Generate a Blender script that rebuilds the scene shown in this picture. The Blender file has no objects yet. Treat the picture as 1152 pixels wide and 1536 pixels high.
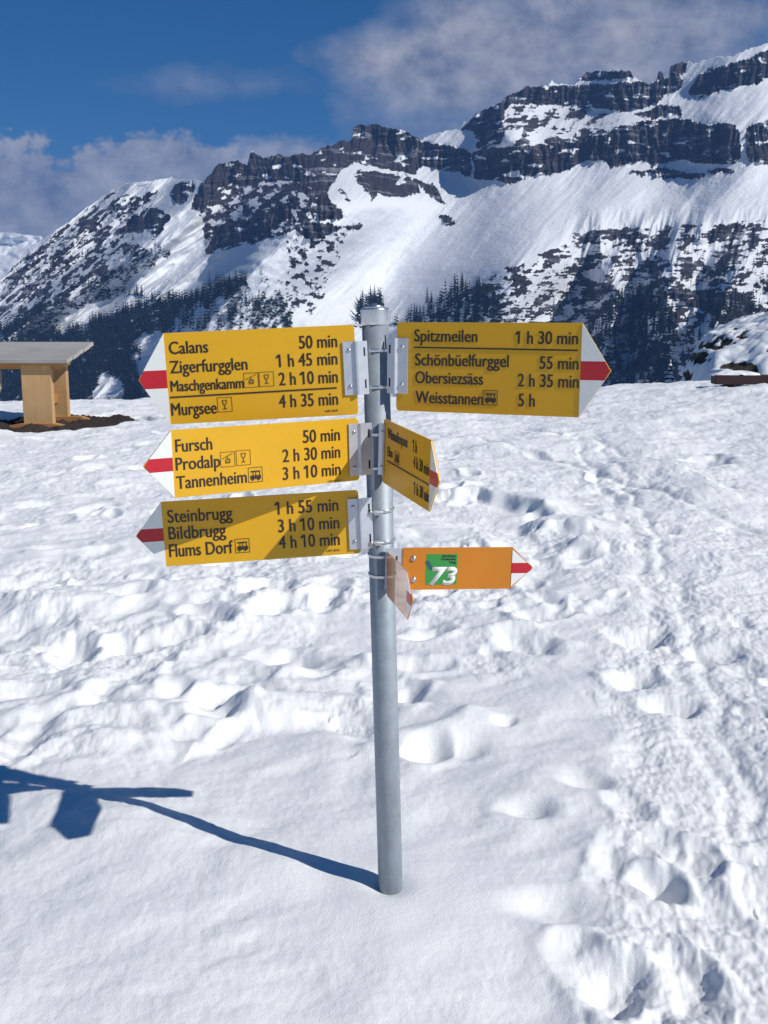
import bpy, bmesh, math, random
import numpy as np
from mathutils import Vector, Matrix
random.seed(7)
SC = bpy.context.scene
COL = SC.collection
R = math.radians

# ------------------------------------------------------------------ camera, world, sun, exposure
F = 1500.0                      # focal length in photo pixels (photo 1152 x 1536)
PITCH = math.atan((768 - 505) / F)
CP, SP = math.cos(PITCH), math.sin(PITCH)
CAM = np.array([0.0, -2.29, 1.354])
cd = bpy.data.cameras.new('camera'); cam = bpy.data.objects.new('camera', cd); COL.objects.link(cam)
cam.location = CAM; cam.rotation_euler = (math.pi / 2 - PITCH, 0, 0)
cd.sensor_fit = 'VERTICAL'; cd.sensor_height = 36; cd.lens = F / 1536 * 36
cd.clip_start = 0.05; cd.clip_end = 60000
SC.camera = cam

SUN_EL = R(37.5); SH = np.array([-0.885, 0.466])          # horizontal direction in which shadows fall
SUN_AZ = math.atan2(-SH[0], -SH[1])                    # from +Y clockwise towards +X
sl = bpy.data.lights.new('sun', 'SUN'); so = bpy.data.objects.new('sun', sl); COL.objects.link(so)
sl.energy = 3.9; sl.angle = R(0.5); sl.color = (1.0, 0.965, 0.90)
sdir = Vector((math.sin(SUN_AZ) * math.cos(SUN_EL), math.cos(SUN_AZ) * math.cos(SUN_EL), math.sin(SUN_EL)))
so.rotation_euler = sdir.to_track_quat('Z', 'Y').to_euler(); so.location = (6, -6, 8)

SC.view_settings.view_transform = 'Standard'; SC.view_settings.look = 'None'
SC.view_settings.exposure = 0.2; SC.view_settings.gamma = 1.0

def ray(x, y):
    a = (x - 576) / F; b = (768 - y) / F
    return np.array([a, CP + b * SP, -SP + b * CP])

W = bpy.data.worlds.new('World'); SC.world = W; W.use_nodes = True
def build_world():
    nt = W.node_tree; nt.nodes.clear(); N = nt.nodes; L = nt.links
    out = N.new('ShaderNodeOutputWorld')
    sky = N.new('ShaderNodeTexSky'); sky.sky_type = 'NISHITA'; sky.sun_disc = False
    sky.sun_elevation = SUN_EL; sky.sun_rotation = SUN_AZ
    sky.altitude = 2200; sky.air_density = 1.0; sky.dust_density = 0.15; sky.ozone_density = 4.5
    bg = N.new('ShaderNodeBackground'); bg.inputs[1].default_value = 0.056
    hs = N.new('ShaderNodeHueSaturation'); hs.inputs['Saturation'].default_value = 1.36; L.new(sky.outputs[0], hs.inputs['Color']); L.new(hs.outputs[0], bg.inputs[0])
    tc = N.new('ShaderNodeTexCoord'); sx = N.new('ShaderNodeSeparateXYZ'); L.new(tc.outputs['Generated'], sx.inputs[0])
    def M(op, a, b=None, c=None, clamp=False):
        n = N.new('ShaderNodeMath'); n.operation = op; n.use_clamp = clamp
        for i, v in enumerate((a, b, c)):
            if v is None: continue
            if isinstance(v, (int, float)): n.inputs[i].default_value = v
            else: L.new(v, n.inputs[i])
        return n.outputs[0]
    yy = M('MAXIMUM', sx.outputs[1], 0.12)
    u = M('DIVIDE', sx.outputs[0], yy); w = M('DIVIDE', sx.outputs[2], yy)
    comb = N.new('ShaderNodeCombineXYZ'); L.new(u, comb.inputs[0]); L.new(w, comb.inputs[1])
    def noise(scale, detail, rough, off, sy=1.0):
        mp = N.new('ShaderNodeMapping'); L.new(comb.outputs[0], mp.inputs[0])
        mp.inputs['Location'].default_value = (off, off * .7, off * .3); mp.inputs['Scale'].default_value = (1, sy, 1)
        n = N.new('ShaderNodeTexNoise'); L.new(mp.outputs[0], n.inputs['Vector'])
        n.inputs['Scale'].default_value = scale; n.inputs['Detail'].default_value = detail; n.inputs['Roughness'].default_value = rough
        return n.outputs['Fac']
    n1 = noise(9, 7, .55, 3.1, 1.6); n2 = noise(22, 6, .6, 9.7, 1.3); n3 = noise(5, 5, .5, 17.3, 2.2)
    def uw(px, py):
        d = ray(px, py); return d[0] / d[1], d[2] / d[1]
    def ell(cx, cy, rx, ry, soft, amp_n, nz):
        u0, w0 = uw(cx, cy); ru = rx / F; rw = ry / F
        a = M('DIVIDE', M('SUBTRACT', u, u0), ru); b = M('DIVIDE', M('SUBTRACT', w, w0), rw)
        d = M('SQRT', M('ADD', M('MULTIPLY', a, a), M('MULTIPLY', b, b)))
        f = M('ADD', M('SUBTRACT', 1.0, d), M('MULTIPLY', M('SUBTRACT', nz, .5), amp_n))
        return M('SMOOTHSTEP' if False else 'DIVIDE', M('MAXIMUM', M('MINIMUM', f, soft), 0.0), soft)
    masks = []
    masks.append(M('MULTIPLY', ell(800, 105, 340, 150, .5, 1.25, n1), .95))     # grey cloud over the right summit
    masks.append(M('MULTIPLY', ell(900, 20, 280, 100, .6, 1.4, n1), .85))
    masks.append(M('MULTIPLY', ell(1150, 40, 100, 40, .9, 2.0, n2), .25))
    masks.append(M('MULTIPLY', ell(370, 128, 170, 34, .9, 2.6, n1), .42))       # thin darker wisp
    masks.append(M('MULTIPLY', ell(40, 350, 330, 130, .17, 1.9, n2), .93))      # bank on the left
    masks.append(M('MULTIPLY', ell(-260, 330, 420, 140, .2, 1.6, n2), .93))
    masks.append(M('MULTIPLY', ell(235, 268, 140, 66, .2, 1.7, n2), .93))
    masks.append(M('MULTIPLY', ell(430, 240, 110, 36, .6, 1.5, n2), .8))
    masks.append(M('MULTIPLY', M('MAXIMUM', M('MULTIPLY', M('SUBTRACT', n3, .62), 5), 0.0, clamp=True), M('MULTIPLY', M('MINIMUM', M('MAXIMUM', M('SUBTRACT', M('ABSOLUTE', u), .5), 0), 1), 1.0)))
    m = masks[0]
    for k in masks[1:]: m = M('MAXIMUM', m, k)
    m = M('MULTIPLY', m, M('GREATER_THAN', sx.outputs[1], 0.02), clamp=True)
    ramp = N.new('ShaderNodeValToRGB'); L.new(n2, ramp.inputs[0])
    ramp.color_ramp.elements[0].position = .34; ramp.color_ramp.elements[0].color = (.20, .23, .33, 1)
    ramp.color_ramp.elements[1].position = .68; ramp.color_ramp.elements[1].color = (.60, .60, .65, 1)
    cb = N.new('ShaderNodeBackground'); L.new(ramp.outputs[0], cb.inputs[0]); cb.inputs[1].default_value = .74
    mix = N.new('ShaderNodeMixShader'); L.new(m, mix.inputs[0]); L.new(bg.outputs[0], mix.inputs[1]); L.new(cb.outputs[0], mix.inputs[2])
    L.new(mix.outputs[0], out.inputs[0])
build_world()

# ------------------------------------------------------------------ numpy noise
_rng = np.random.RandomState(11)
_ang = _rng.rand(256, 256) * 2 * np.pi
_GX, _GY = np.cos(_ang).astype(np.float32), np.sin(_ang).astype(np.float32)
def perlin(x, y, seed=0):
    x = np.asarray(x, np.float32) + seed * 17.37; y = np.asarray(y, np.float32) + seed * 9.71
    xi = np.floor(x).astype(np.int32); yi = np.floor(y).astype(np.int32)
    xf = x - xi; yf = y - yi
    a, b, c, d = xi & 255, (xi + 1) & 255, yi & 255, (yi + 1) & 255
    def g(i, j, dx, dy): return _GX[i, j] * dx + _GY[i, j] * dy
    uu = xf * xf * xf * (xf * (xf * 6 - 15) + 10); vv = yf * yf * yf * (yf * (yf * 6 - 15) + 10)
    n00 = g(a, c, xf, yf); n10 = g(b, c, xf - 1, yf); n01 = g(a, d, xf, yf - 1); n11 = g(b, d, xf - 1, yf - 1)
    return ((n00 + uu * (n10 - n00)) * (1 - vv) + (n01 + uu * (n11 - n01)) * vv) * 1.5
def fbm(x, y, o=4, seed=0, g=.5):
    s = 0; a = 1
    for k in range(o):
        s = s + a * perlin(x * 2 ** k, y * 2 ** k, seed + k * 3); a *= g
    return s
def billow(x, y, o=3, seed=0, g=.5):
    s = 0; a = 1
    for k in range(o):
        s = s + a * (np.abs(perlin(x * 2 ** k, y * 2 ** k, seed + k * 3)) * 2 - .5); a *= g
    return s
def sstep(a, b, x):
    t = np.clip((x - a) / (b - a), 0, 1); return t * t * (3 - 2 * t)
def inpoly(px, py, poly):
    r = np.zeros(px.shape, bool); n = len(poly)
    xs = [p[0] for p in poly]; ys = [p[1] for p in poly]
    sel = (px > min(xs)) & (px < max(xs)) & (py > min(ys)) & (py < max(ys))
    x = px[sel]; y = py[sel]; q = np.zeros(x.shape, bool)
    for i in range(n):
        x1, y1 = poly[i]; x2, y2 = poly[(i + 1) % n]
        if y1 == y2: continue
        c = ((y1 > y) != (y2 > y)) & (x < (x2 - x1) * (y - y1) / (y2 - y1) + x1)
        q ^= c
    r[sel] = q; return r
def project(x, y, z):
    dx, dy, dz = x - CAM[0], y - CAM[1], z - CAM[2]
    f = dy * CP - dz * SP; u = dy * SP + dz * CP
    f = np.where(np.abs(f) < 1e-4, 1e-4, f)
    return 576 + F * dx / f, 768 - F * u / f, f

# ------------------------------------------------------------------ object helpers
def put(o, parent=None):
    COL.objects.link(o)
    if parent is not None: o.parent = parent
    return o
def tag(o, label=None, cat=None, group=None, kind=None):
    if label: o['label'] = label
    if cat: o['category'] = cat
    if group: o['group'] = group
    if kind: o['kind'] = kind
    return o
def empty(name, loc):
    o = bpy.data.objects.new(name, None); o.location = loc; o.empty_display_size = .1; COL.objects.link(o); return o
def grid_mesh(name, P, mat, attrs=None, wrap=False, smooth=True):
    nr, nc = P.shape[:2]
    me = bpy.data.meshes.new(name); me.vertices.add(nr * nc)
    me.vertices.foreach_set('co', P.reshape(-1).astype(np.float32))
    cc = nc if wrap else nc - 1
    i = np.arange(nr - 1)[:, None] * nc; j = np.arange(cc)[None, :]; j2 = (j + 1) % nc
    q = np.stack([i + j, i + j2, i + nc + j2, i + nc + j], -1).reshape(-1, 4).astype(np.int32)
    n = len(q); me.loops.add(n * 4); me.polygons.add(n)
    me.loops.foreach_set('vertex_index', q.reshape(-1))
    me.polygons.foreach_set('loop_start', np.arange(n, dtype=np.int32) * 4)
    me.polygons.foreach_set('loop_total', np.full(n, 4, np.int32))
    if smooth: me.polygons.foreach_set('use_smooth', np.ones(n, bool))
    me.update(calc_edges=True)
    for k, v in (attrs or {}).items():
        at = me.attributes.new(k, 'FLOAT', 'POINT'); at.data.foreach_set('value', v.reshape(-1).astype(np.float32))
    me.materials.append(mat); me.validate()
    return me
class MB:
    def __init__(s): s.v = []; s.f = []; s.sm = []
    def add(s, vs, fs, smooth=False):
        b = len(s.v); s.v += [tuple(v) for v in vs]; s.f += [tuple(b + i for i in f) for f in fs]; s.sm += [smooth] * len(fs); return s
    def box(s, x0, x1, y0, y1, z0, z1, M=None):
        v = [(x0, y0, z0), (x1, y0, z0), (x1, y1, z0), (x0, y1, z0), (x0, y0, z1), (x1, y0, z1), (x1, y1, z1), (x0, y1, z1)]
        if M is not None: v = [tuple(M @ Vector(p)) for p in v]
        return s.add(v, [(3, 2, 1, 0), (4, 5, 6, 7), (0, 1, 5, 4), (1, 2, 6, 5), (2, 3, 7, 6), (3, 0, 4, 7)])
    def prism(s, poly, z0, z1, M=None):          # poly in xy, counter-clockwise
        n = len(poly); v = [(p[0], p[1], z0) for p in poly] + [(p[0], p[1], z1) for p in poly]
        if M is not None: v = [tuple(M @ Vector(p)) for p in v]
        f = [tuple(range(n))[::-1], tuple(range(n, 2 * n))] + [(i, (i + 1) % n, n + (i + 1) % n, n + i) for i in range(n)]
        return s.add(v, f)
    def lathe(s, prof, n=32, M=None, smooth=True, caps=True):
        v = []; f = []
        for r, z in prof:
            for k in range(n):
                a = 2 * math.pi * k / n; v.append((r * math.cos(a), r * math.sin(a), z))
        for i in range(len(prof) - 1):
            for k in range(n):
                k2 = (k + 1) % n; f.append((i * n + k, i * n + k2, (i + 1) * n + k2, (i + 1) * n + k))
        if M is not None: v = [tuple(M @ Vector(p)) for p in v]
        b = len(s.v); s.add(v, f, smooth)
        if caps:
            m = (len(prof) - 1) * n
            s.f += [tuple(b + k for k in range(n))[::-1], tuple(b + m + k for k in range(n))]; s.sm += [False, False]
        return s
    def mesh(s, name, mat):
        me = bpy.data.meshes.new(name); me.from_pydata(s.v, [], s.f)
        me.polygons.foreach_set('use_smooth', s.sm); me.materials.append(mat); me.update(); return me
    def build(s, name, mat, parent=None, mw=None, bevel=0):
        me = s.mesh(name, mat)
        if bevel:
            bm = bmesh.new(); bm.from_mesh(me)
            es = [e for e in bm.edges if len(e.link_faces) == 2 and e.calc_face_angle(0) > .7]
            bmesh.ops.bevel(bm, geom=es, offset=bevel, segments=2, affect='EDGES', profile=.6); bm.to_mesh(me); bm.free()
        o = bpy.data.objects.new(name, me)
        if mw is not None: o.matrix_local = mw
        return put(o, parent)

# ------------------------------------------------------------------ materials
def mat_new(name):
    m = bpy.data.materials.new(name); m.use_nodes = True
    nt = m.node_tree; return m, nt.nodes, nt.links, nt.nodes['Principled BSDF']
def tex_noise(N, L, scale, detail=4, rough=.55, vec=None, coord='Object', mscale=None):
    tc = N.new('ShaderNodeTexCoord'); n = N.new('ShaderNodeTexNoise')
    src = tc.outputs[coord] if vec is None else vec
    if mscale:
        mp = N.new('ShaderNodeMapping'); mp.inputs['Scale'].default_value = mscale; L.new(src, mp.inputs[0]); src = mp.outputs[0]
    L.new(src, n.inputs['Vector']); n.inputs['Scale'].default_value = scale; n.inputs['Detail'].default_value = detail; n.inputs['Roughness'].default_value = rough
    return n.outputs['Fac']
def ramp(N, L, fac, stops):
    r = N.new('ShaderNodeValToRGB'); L.new(fac, r.inputs[0]); e = r.color_ramp.elements
    while len(e) < len(stops): e.new(.5)
    for k, (p, c) in enumerate(stops): e[k].position = p; e[k].color = (*c, 1)
    return r.outputs[0]
def bump(N, L, h, strength, dist, b, normal=None):
    n = N.new('ShaderNodeBump'); n.inputs['Strength'].default_value = strength; n.inputs['Distance'].default_value = dist
    L.new(h, n.inputs['Height'])
    if normal is not None: L.new(normal, n.inputs['Normal'])
    if b is not None: L.new(n.outputs[0], b.inputs['Normal'])
    return n.outputs[0]
def attr(N, name):
    a = N.new('ShaderNodeAttribute'); a.attribute_name = name; return a.outputs['Fac']
def mixc(N, L, fac, a, b):
    m = N.new('ShaderNodeMix'); m.data_type = 'RGBA'
    for s, v in ((m.inputs[0], fac), (m.inputs[6], a), (m.inputs[7], b)):
        if isinstance(v, tuple): s.default_value = (*v, 1)
        elif isinstance(v, (int, float)): s.default_value = v
        else: L.new(v, s)
    return m.outputs[2]

def m_snow():
    m, N, L, b = mat_new('snow')
    n1 = tex_noise(N, L, 60, 5, .7); n2 = tex_noise(N, L, 420, 3, .6); n3 = tex_noise(N, L, 1.3, 3)
    L.new(ramp(N, L, n3, [(.3, (.865, .88, .89)), (.7, (.90, .905, .91))]), b.inputs['Base Color'])
    b.inputs['Roughness'].default_value = .62; b.inputs['Specular IOR Level'].default_value = .25
    b.inputs['Subsurface Weight'].default_value = .0
    n = bump(N, L, n1, .26, .012, None); bump(N, L, n2, .55, .004, b, n)
    return m
def m_mountain():
    m, N, L, b = mat_new('mountain_snow_and_rock')
    rock = attr(N, 'rock')
    n1 = tex_noise(N, L, .035, 6, .65); n2 = tex_noise(N, L, .012, 5, .6, mscale=(.35, .35, 5)); n3 = tex_noise(N, L, .16, 4, .7)
    rc = mixc(N, L, n1, (.019, .020, .027), (.070, .060, .060))
    rc = mixc(N, L, ramp(N, L, n2, [(.42, (0, 0, 0)), (.6, (.75, .75, .75))]), rc, (.042, .038, .040))
    s = N.new('ShaderNodeMath'); s.operation = 'MULTIPLY_ADD'; L.new(n3, s.inputs[0]); s.inputs[1].default_value = .7; s.inputs[2].default_value = -.35
    ad = N.new('ShaderNodeMath'); ad.operation = 'ADD'; L.new(rock, ad.inputs[0]); L.new(s.outputs[0], ad.inputs[1])
    dust = tex_noise(N, L, .020, 6, .7, mscale=(.5, .5, 4.5))
    rc = mixc(N, L, ramp(N, L, dust, [(.53, (0, 0, 0)), (.66, (.62, .62, .62))]), rc, (.36, .38, .43))     # snow dust lying on the strata
    f = ramp(N, L, ad.outputs[0], [(.30, (0, 0, 0)), (.50, (.72, .72, .72)), (.68, (1, 1, 1))])
    L.new(mixc(N, L, f, (.80, .82, .86), rc), b.inputs['Base Color'])
    b.inputs['Roughness'].default_value = .8; b.inputs['Specular IOR Level'].default_value = .1
    bump(N, L, n3, .5, 4.0, b)
    return m
def m_paint(name, col, rough=.35, coat=0.0, var=.09, coat_rough=.04):
    m, N, L, b = mat_new(name)
    n = tex_noise(N, L, 9, 5, .6); lo = tuple(c * (1 - var) for c in col); hi = tuple(min(1, c * (1 + var)) for c in col)
    L.new(mixc(N, L, n, lo, hi), b.inputs['Base Color'])
    b.inputs['Roughness'].default_value = rough; b.inputs['Coat Weight'].default_value = coat; b.inputs['Coat Roughness'].default_value = coat_rough
    return m
def m_metal(name, col, rough, metallic, stain=0):
    m, N, L, b = mat_new(name)
    n = tex_noise(N, L, 40 if not stain else 26, 6, .7); n2 = tex_noise(N, L, 7, 6, .65, mscale=(1, 1, .35))
    c = mixc(N, L, n, tuple(x * (.8 if not stain else .55) for x in col), tuple(min(1, x * 1.12) for x in col))
    if stain: c = mixc(N, L, ramp(N, L, n2, [(.47, (0, 0, 0)), (.68, (stain,) * 3)]), c, tuple(x * .35 for x in col))
    L.new(c, b.inputs['Base Color']); b.inputs['Metallic'].default_value = metallic
    r = N.new('ShaderNodeMapRange'); L.new(n, r.inputs[0]); r.inputs[3].default_value = rough - .08; r.inputs[4].default_value = rough + .1
    L.new(r.outputs[0], b.inputs['Roughness']); bump(N, L, n, .08, .002, b)
    return m
def m_wood(name, c1, c2, axis=(1, 14, 14), rough=.7):
    m, N, L, b = mat_new(name)
    n = tex_noise(N, L, 2.4, 6, .65, mscale=axis); k = tex_noise(N, L, 1.1, 3, .5)
    c = mixc(N, L, n, c1, c2); c = mixc(N, L, ramp(N, L, k, [(.45, (0, 0, 0)), (.75, (.6, .6, .6))]), c, tuple(x * .65 for x in c1))
    L.new(c, b.inputs['Base Color']); b.inputs['Roughness'].default_value = rough; bump(N, L, n, .3, .004, b)
    return m
MT = dict(
    snow=m_snow(), mountain=m_mountain(),
    gloss=m_paint("orange_gloss_paint", (.68, .25, .012), .35, 1.0),
    yellow=m_paint('yellow_sign_paint', (.72, .385, .004), .5, .10), orange=m_paint('orange_sign_paint', (.58, .20, .006), .5, .10),
    white=m_paint('white_sign_paint', (.80, .82, .80), .4, .4, .02), red=m_paint('red_sign_paint', (.52, .006, .02), .45, .2),
    black=m_paint('black_lettering', (.025, .012, .008), .5, .3), brown=m_paint('brown_thin_print', (.17, .085, .01), .5, .3),
    green=m_paint('green_route_field', (.03, .29, .05), .45, .3), teal=m_paint('teal_print', (.008, .10, .13), .45, .3), lettwhite=m_paint('white_lettering', (.8, .82, .82), .45, .2, .02),
    zinc=m_metal('galvanised_steel', (.40, .45, .50), .58, .35, .5), cap=m_metal('bright_aluminium', (.72, .72, .74), .27, .9),
    alu=m_metal('anodised_aluminium', (.62, .64, .69), .42, .55), bolt=m_metal('stainless_bolt', (.6, .6, .62), .3, .9), slot=m_paint('dark_slot', (.012, .013, .02), .8),
    wood=m_wood('honey_timber', (.44, .25, .10), (.66, .43, .21), (6, 6, .8)), greywood=m_wood('weathered_grey_planks', (.28, .27, .25), (.50, .48, .44), (1, 9, 9)),
    trim=m_wood('orange_timber_edge', (.36, .16, .05), (.50, .25, .09), (1, 9, 9)),
    redwood=m_wood('dark_red_stained_wood', (.018, .007, .009), (.055, .016, .020), (1, 9, 9)),
    soil=m_wood('bare_brown_soil', (.012, .009, .010), (.055, .034, .030), (7, 7, 7), .95),
)

# ------------------------------------------------------------------ snow field: one sheet from the camera to the valley
TABLE = np.array([-4.13, 9.71])
def base_z(x, y):
    z = .33 * np.clip(y / 9.7, -.25, 1) * sstep(-.8, 6, y + 3) 
    z = z + .27 * sstep(1.0, 5.4, x) * sstep(6, 14, y) + .10 * sstep(4, 9, x) * sstep(8, 15, y)
    d = np.hypot(x * .6, y + 2.29)
    over = np.maximum(y + .16 * np.maximum(-x - 2, 0) - 14.4, 0)
    z = z - np.where(over < 6, over ** 2 * .05, 1.8 + (over - 6) * .6)
    far = np.maximum(np.hypot(x, y + 2.29) - 40, 0)
    return np.maximum(z - .12 * np.minimum(far, 300) * (y < 14), -135)
def ground_hit(px, py):
    d = ray(px, py); t = 1.0
    for _ in range(4000):
        p = CAM + d * t
        if p[2] < base_z(np.array(p[0]), np.array(p[1])): break
        t *= 1.002
    return p
SMOOTH_A = [(-900, 1205), (0, 1178), (150, 1172), (290, 1140), (330, 1105), (420, 1082), (520, 1085), (570, 1110), (600, 1090), (660, 1045), (740, 990), (860, 940), (905, 960), (900, 1060),
            (935, 1180), (900, 1290), (840, 1420), (820, 1560), (780, 2400), (-900, 2400)]
def _mask():
    gx, gy = np.meshgrid(np.arange(-1000, 2300, 5.0), np.arange(700, 2500, 5.0)); m = inpoly(gx, gy, SMOOTH_A).astype(np.float32)
    k = np.exp(-(np.arange(-14, 15) / 6.5) ** 2); k /= k.sum()
    for ax in (0, 1): m = np.apply_along_axis(lambda q: np.convolve(np.pad(q, 14, mode='edge'), k, 'valid'), ax, m)
    return m
MASK = _mask()
def sample_mask(px, py):
    u = np.clip((px + 1000) / 5, 0, MASK.shape[1] - 1.01); v = np.clip((py - 700) / 5, 0, MASK.shape[0] - 1.01)
    i = v.astype(int); j = u.astype(int); fu = u - j; fv = v - i
    return (MASK[i, j] * (1 - fu) + MASK[i, j + 1] * fu) * (1 - fv) + (MASK[i + 1, j] * (1 - fu) + MASK[i + 1, j + 1] * fu) * fv
def snow_height(x, y):
    z0 = base_z(x, y)
    px, py, f = project(x, y, z0)
    vis = f > .3
    wx = 46 * perlin(x * 1.9, y * 1.9, 40) + 24 * perlin(x * 5, y * 5, 41)
    A = sample_mask(px + wx, py + wx * .7) * vis                # soft edged mask of the untouched snow
    right = sstep(820, 960, px + wx * 2 + (py - 900) * .05) * vis * sstep(1700, 1500, py * 0 + 1500)
    dist = np.hypot(x, y + 2.29)
    far = sstep(5.8, 8.2, dist + .8 * perlin(x * .7, y * .7, 42)) 
    lumpy = (1 - A) * (1 - right) * (1 - far)
    chunk = (1 - A) * np.maximum(right, .25) * (1 - far)
    fade = sstep(60, 20, dist)
    # warped coordinates keep the lumps from looking like noise
    ux = x + .16 * fbm(x * 1.7, y * 1.7, 2, 50); uy = y + .16 * fbm(x * 1.7, y * 1.7, 2, 53)
    h = .030 * fbm(x * .8, y * .8, 3, 1) + .010 * fbm(x * 2.6 - y, y * 2.6, 3, 5)
    sb = lambda x_, y_, o_, s_: np.sqrt(fbm(x_, y_, o_, s_, .45) ** 2 + .02) * 2 - .6        # rounded lumps with soft seams
    h = h + A * (.005 * fbm(ux * 4, uy * 6, 3, 8) + .0010 * fbm(x * 40, y * 40, 2, 9))
    patch = .55 + .9 * sstep(-.3, .5, fbm(x * .6, y * .6, 2, 61))
    h = h + lumpy * patch * (.050 * fbm(ux * 1.0, uy * 1.2, 2, 12, .4) + .017 * fbm(ux * 2.4, uy * 3.0, 2, 16) + .0085 * fbm(ux * 5, uy * 6, 2, 14) + .0036 * fbm(ux * 10, uy * 11, 2, 18))
    crumb = sstep(.0, .45, fbm(x * 1.1, y * 1.1, 2, 60) + .1)
    h = h + lumpy * crumb * (.0095 * fbm(x * 11, y * 11, 2, 20) + .0048 * fbm(x * 26, y * 26, 2, 24) + .0022 * fbm(x * 65, y * 65, 2, 25))
    h = h + chunk * (.013 * fbm(ux * 1.7, uy * 1.5, 2, 26) + .0062 * fbm(ux * 4.5, uy * 4, 2, 29) + .0040 * fbm(ux * 9, uy * 9, 2, 30) + .0040 * fbm(ux * 19, uy * 19, 2, 31) + .0030 * fbm(x * 36, y * 36, 2, 33) + .0018 * fbm(x * 70, y * 70, 2, 34))
    h = h + far * fade * (.035 * fbm(x * 1.0, y * 1.2, 3, 35) + .008 * fbm(ux * 3.0, uy * 3.4, 2, 37) + .0055 * fbm(x * 10, y * 8, 2, 39) + .0036 * fbm(x * 24, y * 20, 2, 43))
    al = x * SH[0] + y * SH[1]; ac = x * -SH[1] * -1 + y * -SH[0]       # low drift that the pole's shadow runs along
    h = h + .036 * np.exp(-((ac + .075) / .125) ** 2) * sstep(.02, .22, al) * sstep(1.35, .7, al)
    return z0 + h * fade, A, lumpy, chunk, far
def build_ground():
    ox, oy = 0.0, -3.3
    a_f = np.radians(np.linspace(-31, 31, 1050)); a_l = np.radians(np.concatenate([np.linspace(-180, -90, 24, endpoint=False), np.linspace(-90, -31, 90, endpoint=False)]))
    ang = np.concatenate([a_l, a_f, -a_l[::-1][:-1]])
    rad = np.concatenate([[.02, .4, .8], np.geomspace(1.1, 24, 1250), np.geomspace(24.6, 1500, 70)])
    T, Rr = np.meshgrid(ang, rad)
    X = ox + Rr * np.sin(T); Y = oy + Rr * np.cos(T)
    Z, A, lum, chu, far = snow_height(X, Y)
    # boot holes and kicked hollows: elongated pits with a pushed-up rim
    rng = np.random.RandomState(5); pits = []
    def pit(x, y, L, Wd, dep, az, rim=.35): pits.append((x, y, L, Wd, dep, az, rim))
    for px, py, L, dep in ((640, 1122, .12, .075), (985, 1318, .09, .075), (398, 886, .17, .09), (108, 962, .17, .08), (184, 962, .15, .07), (436, 985, .2, .07), (215, 700, .2, .07), (250, 770, .16, .07),
                           (760, 1085, .06, .02), (925, 1470, .12, .055), (1050, 1490, .10, .04), (880, 1170, .12, .03), (700, 1120, .10, .02), (1060, 690, .35, .12), (330, 1065, .18, .05), (960, 960, .16, .06), (1075, 985, .16, .05),
                           (955, 1020, .14, .05), (1010, 1060, .13, .05), (790, 1215, .10, .03), (835, 1360, .14, .035)):
        p = ground_hit(px, py); pit(p[0], p[1], L * .9, L * .65, dep, rng.rand() * 3, .15)
    k = 0
    while k < 170:                                          # left and middle: a much walked drift
        px = rng.uniform(-250, 900); py = rng.uniform(650, 1130)
        p = ground_hit(px, py)
        q, a1, l1, c1, f1 = snow_height(np.array([p[0]]), np.array([p[1]]))
        if a1[0] > .2: k += 1; continue
        s = rng.uniform(.7, 1.25); pit(p[0], p[1], .15 * s, .085 * s, rng.uniform(.012, .045), rng.uniform(-.9, .9) + (.7 if rng.rand() < .5 else 0), .45); k += 1
    for k in range(75):                                    # the trodden track on the right
        px = rng.uniform(870, 1350); py = 600 + 950 * rng.rand() ** 1.3
        p = ground_hit(px, py); s = rng.uniform(.45, 1.1)
        pit(p[0], p[1], .14 * s, .08 * s, rng.uniform(.006, .022), rng.uniform(-1.0, .6), .5)
    for x, y, L, Wd, dep, az, rim in pits:
        rr = math.hypot(x - ox, y - oy); th = math.atan2(x - ox, y - oy); m = 2.4 * L
        i0, i1 = np.searchsorted(rad, [rr - m, rr + m]); j0, j1 = np.searchsorted(ang, [th - m / rr, th + m / rr])
        if i1 <= i0 or j1 <= j0: continue
        dx = X[i0:i1, j0:j1] - x; dy = Y[i0:i1, j0:j1] - y
        c, s = math.cos(az), math.sin(az)
        d = np.hypot((dx * s + dy * c) / L, (dx * c - dy * s) / Wd)
        d = d * (1 + .22 * perlin(dx * 9 + x * 3, dy * 9 + y * 3, 70))
        Z[i0:i1, j0:j1] += -dep * (1 - sstep(.12, 1.15, d)) + dep * rim * np.exp(-((d - 1.25) / .28) ** 2) * (.5 + perlin(dx * 5, dy * 5 + y, 71))
    Z += (1 - A) * (np.hypot(X, Y + 2.29) < 9) * sstep(-.5, .5, fbm(X * 1.3, Y * 1.3, 2, 89)) * (.0038 * fbm(X * 16, Y * 16, 2, 84) + .0026 * fbm(X * 34, Y * 34, 2, 86) + .0014 * fbm(X * 75, Y * 75, 2, 88))
    # drift edges: gentle on the near side, abrupt on the far side
    for pts, H, wn, wf in (([(686, 752), (720, 750), (775, 762), (826, 775)], .10, .055, .5), ([(822, 792), (850, 788), (876, 796)], .05, .07, .25), ([(300, 1112), (328, 1084), (380, 1066), (440, 1068)], .045, .06, .16),
                           ([(985, 700), (1040, 715), (1100, 755)], .05, .35, .05), ([(880, 820), (930, 825)], .05, .15, .03), ([(560, 1120), (640, 1090), (700, 1075)], .03, .12, .05), ([(1060, 585), (1110, 590), (1160, 585)], .06, .5, .1),
                           ([(1160, 1290), (1075, 1060), (1010, 880), (960, 760), (900, 660)], -.014, .045, .035), ([(1130, 1340), (1045, 1090), (985, 900), (935, 780), (870, 670)], -.012, .045, .035),
                           ([(690, 650), (850, 690), (1000, 745), (1152, 800)], -.016, .06, .04), ([(780, 640), (900, 665), (1060, 720), (1160, 745)], -.014, .06, .04)):
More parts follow.
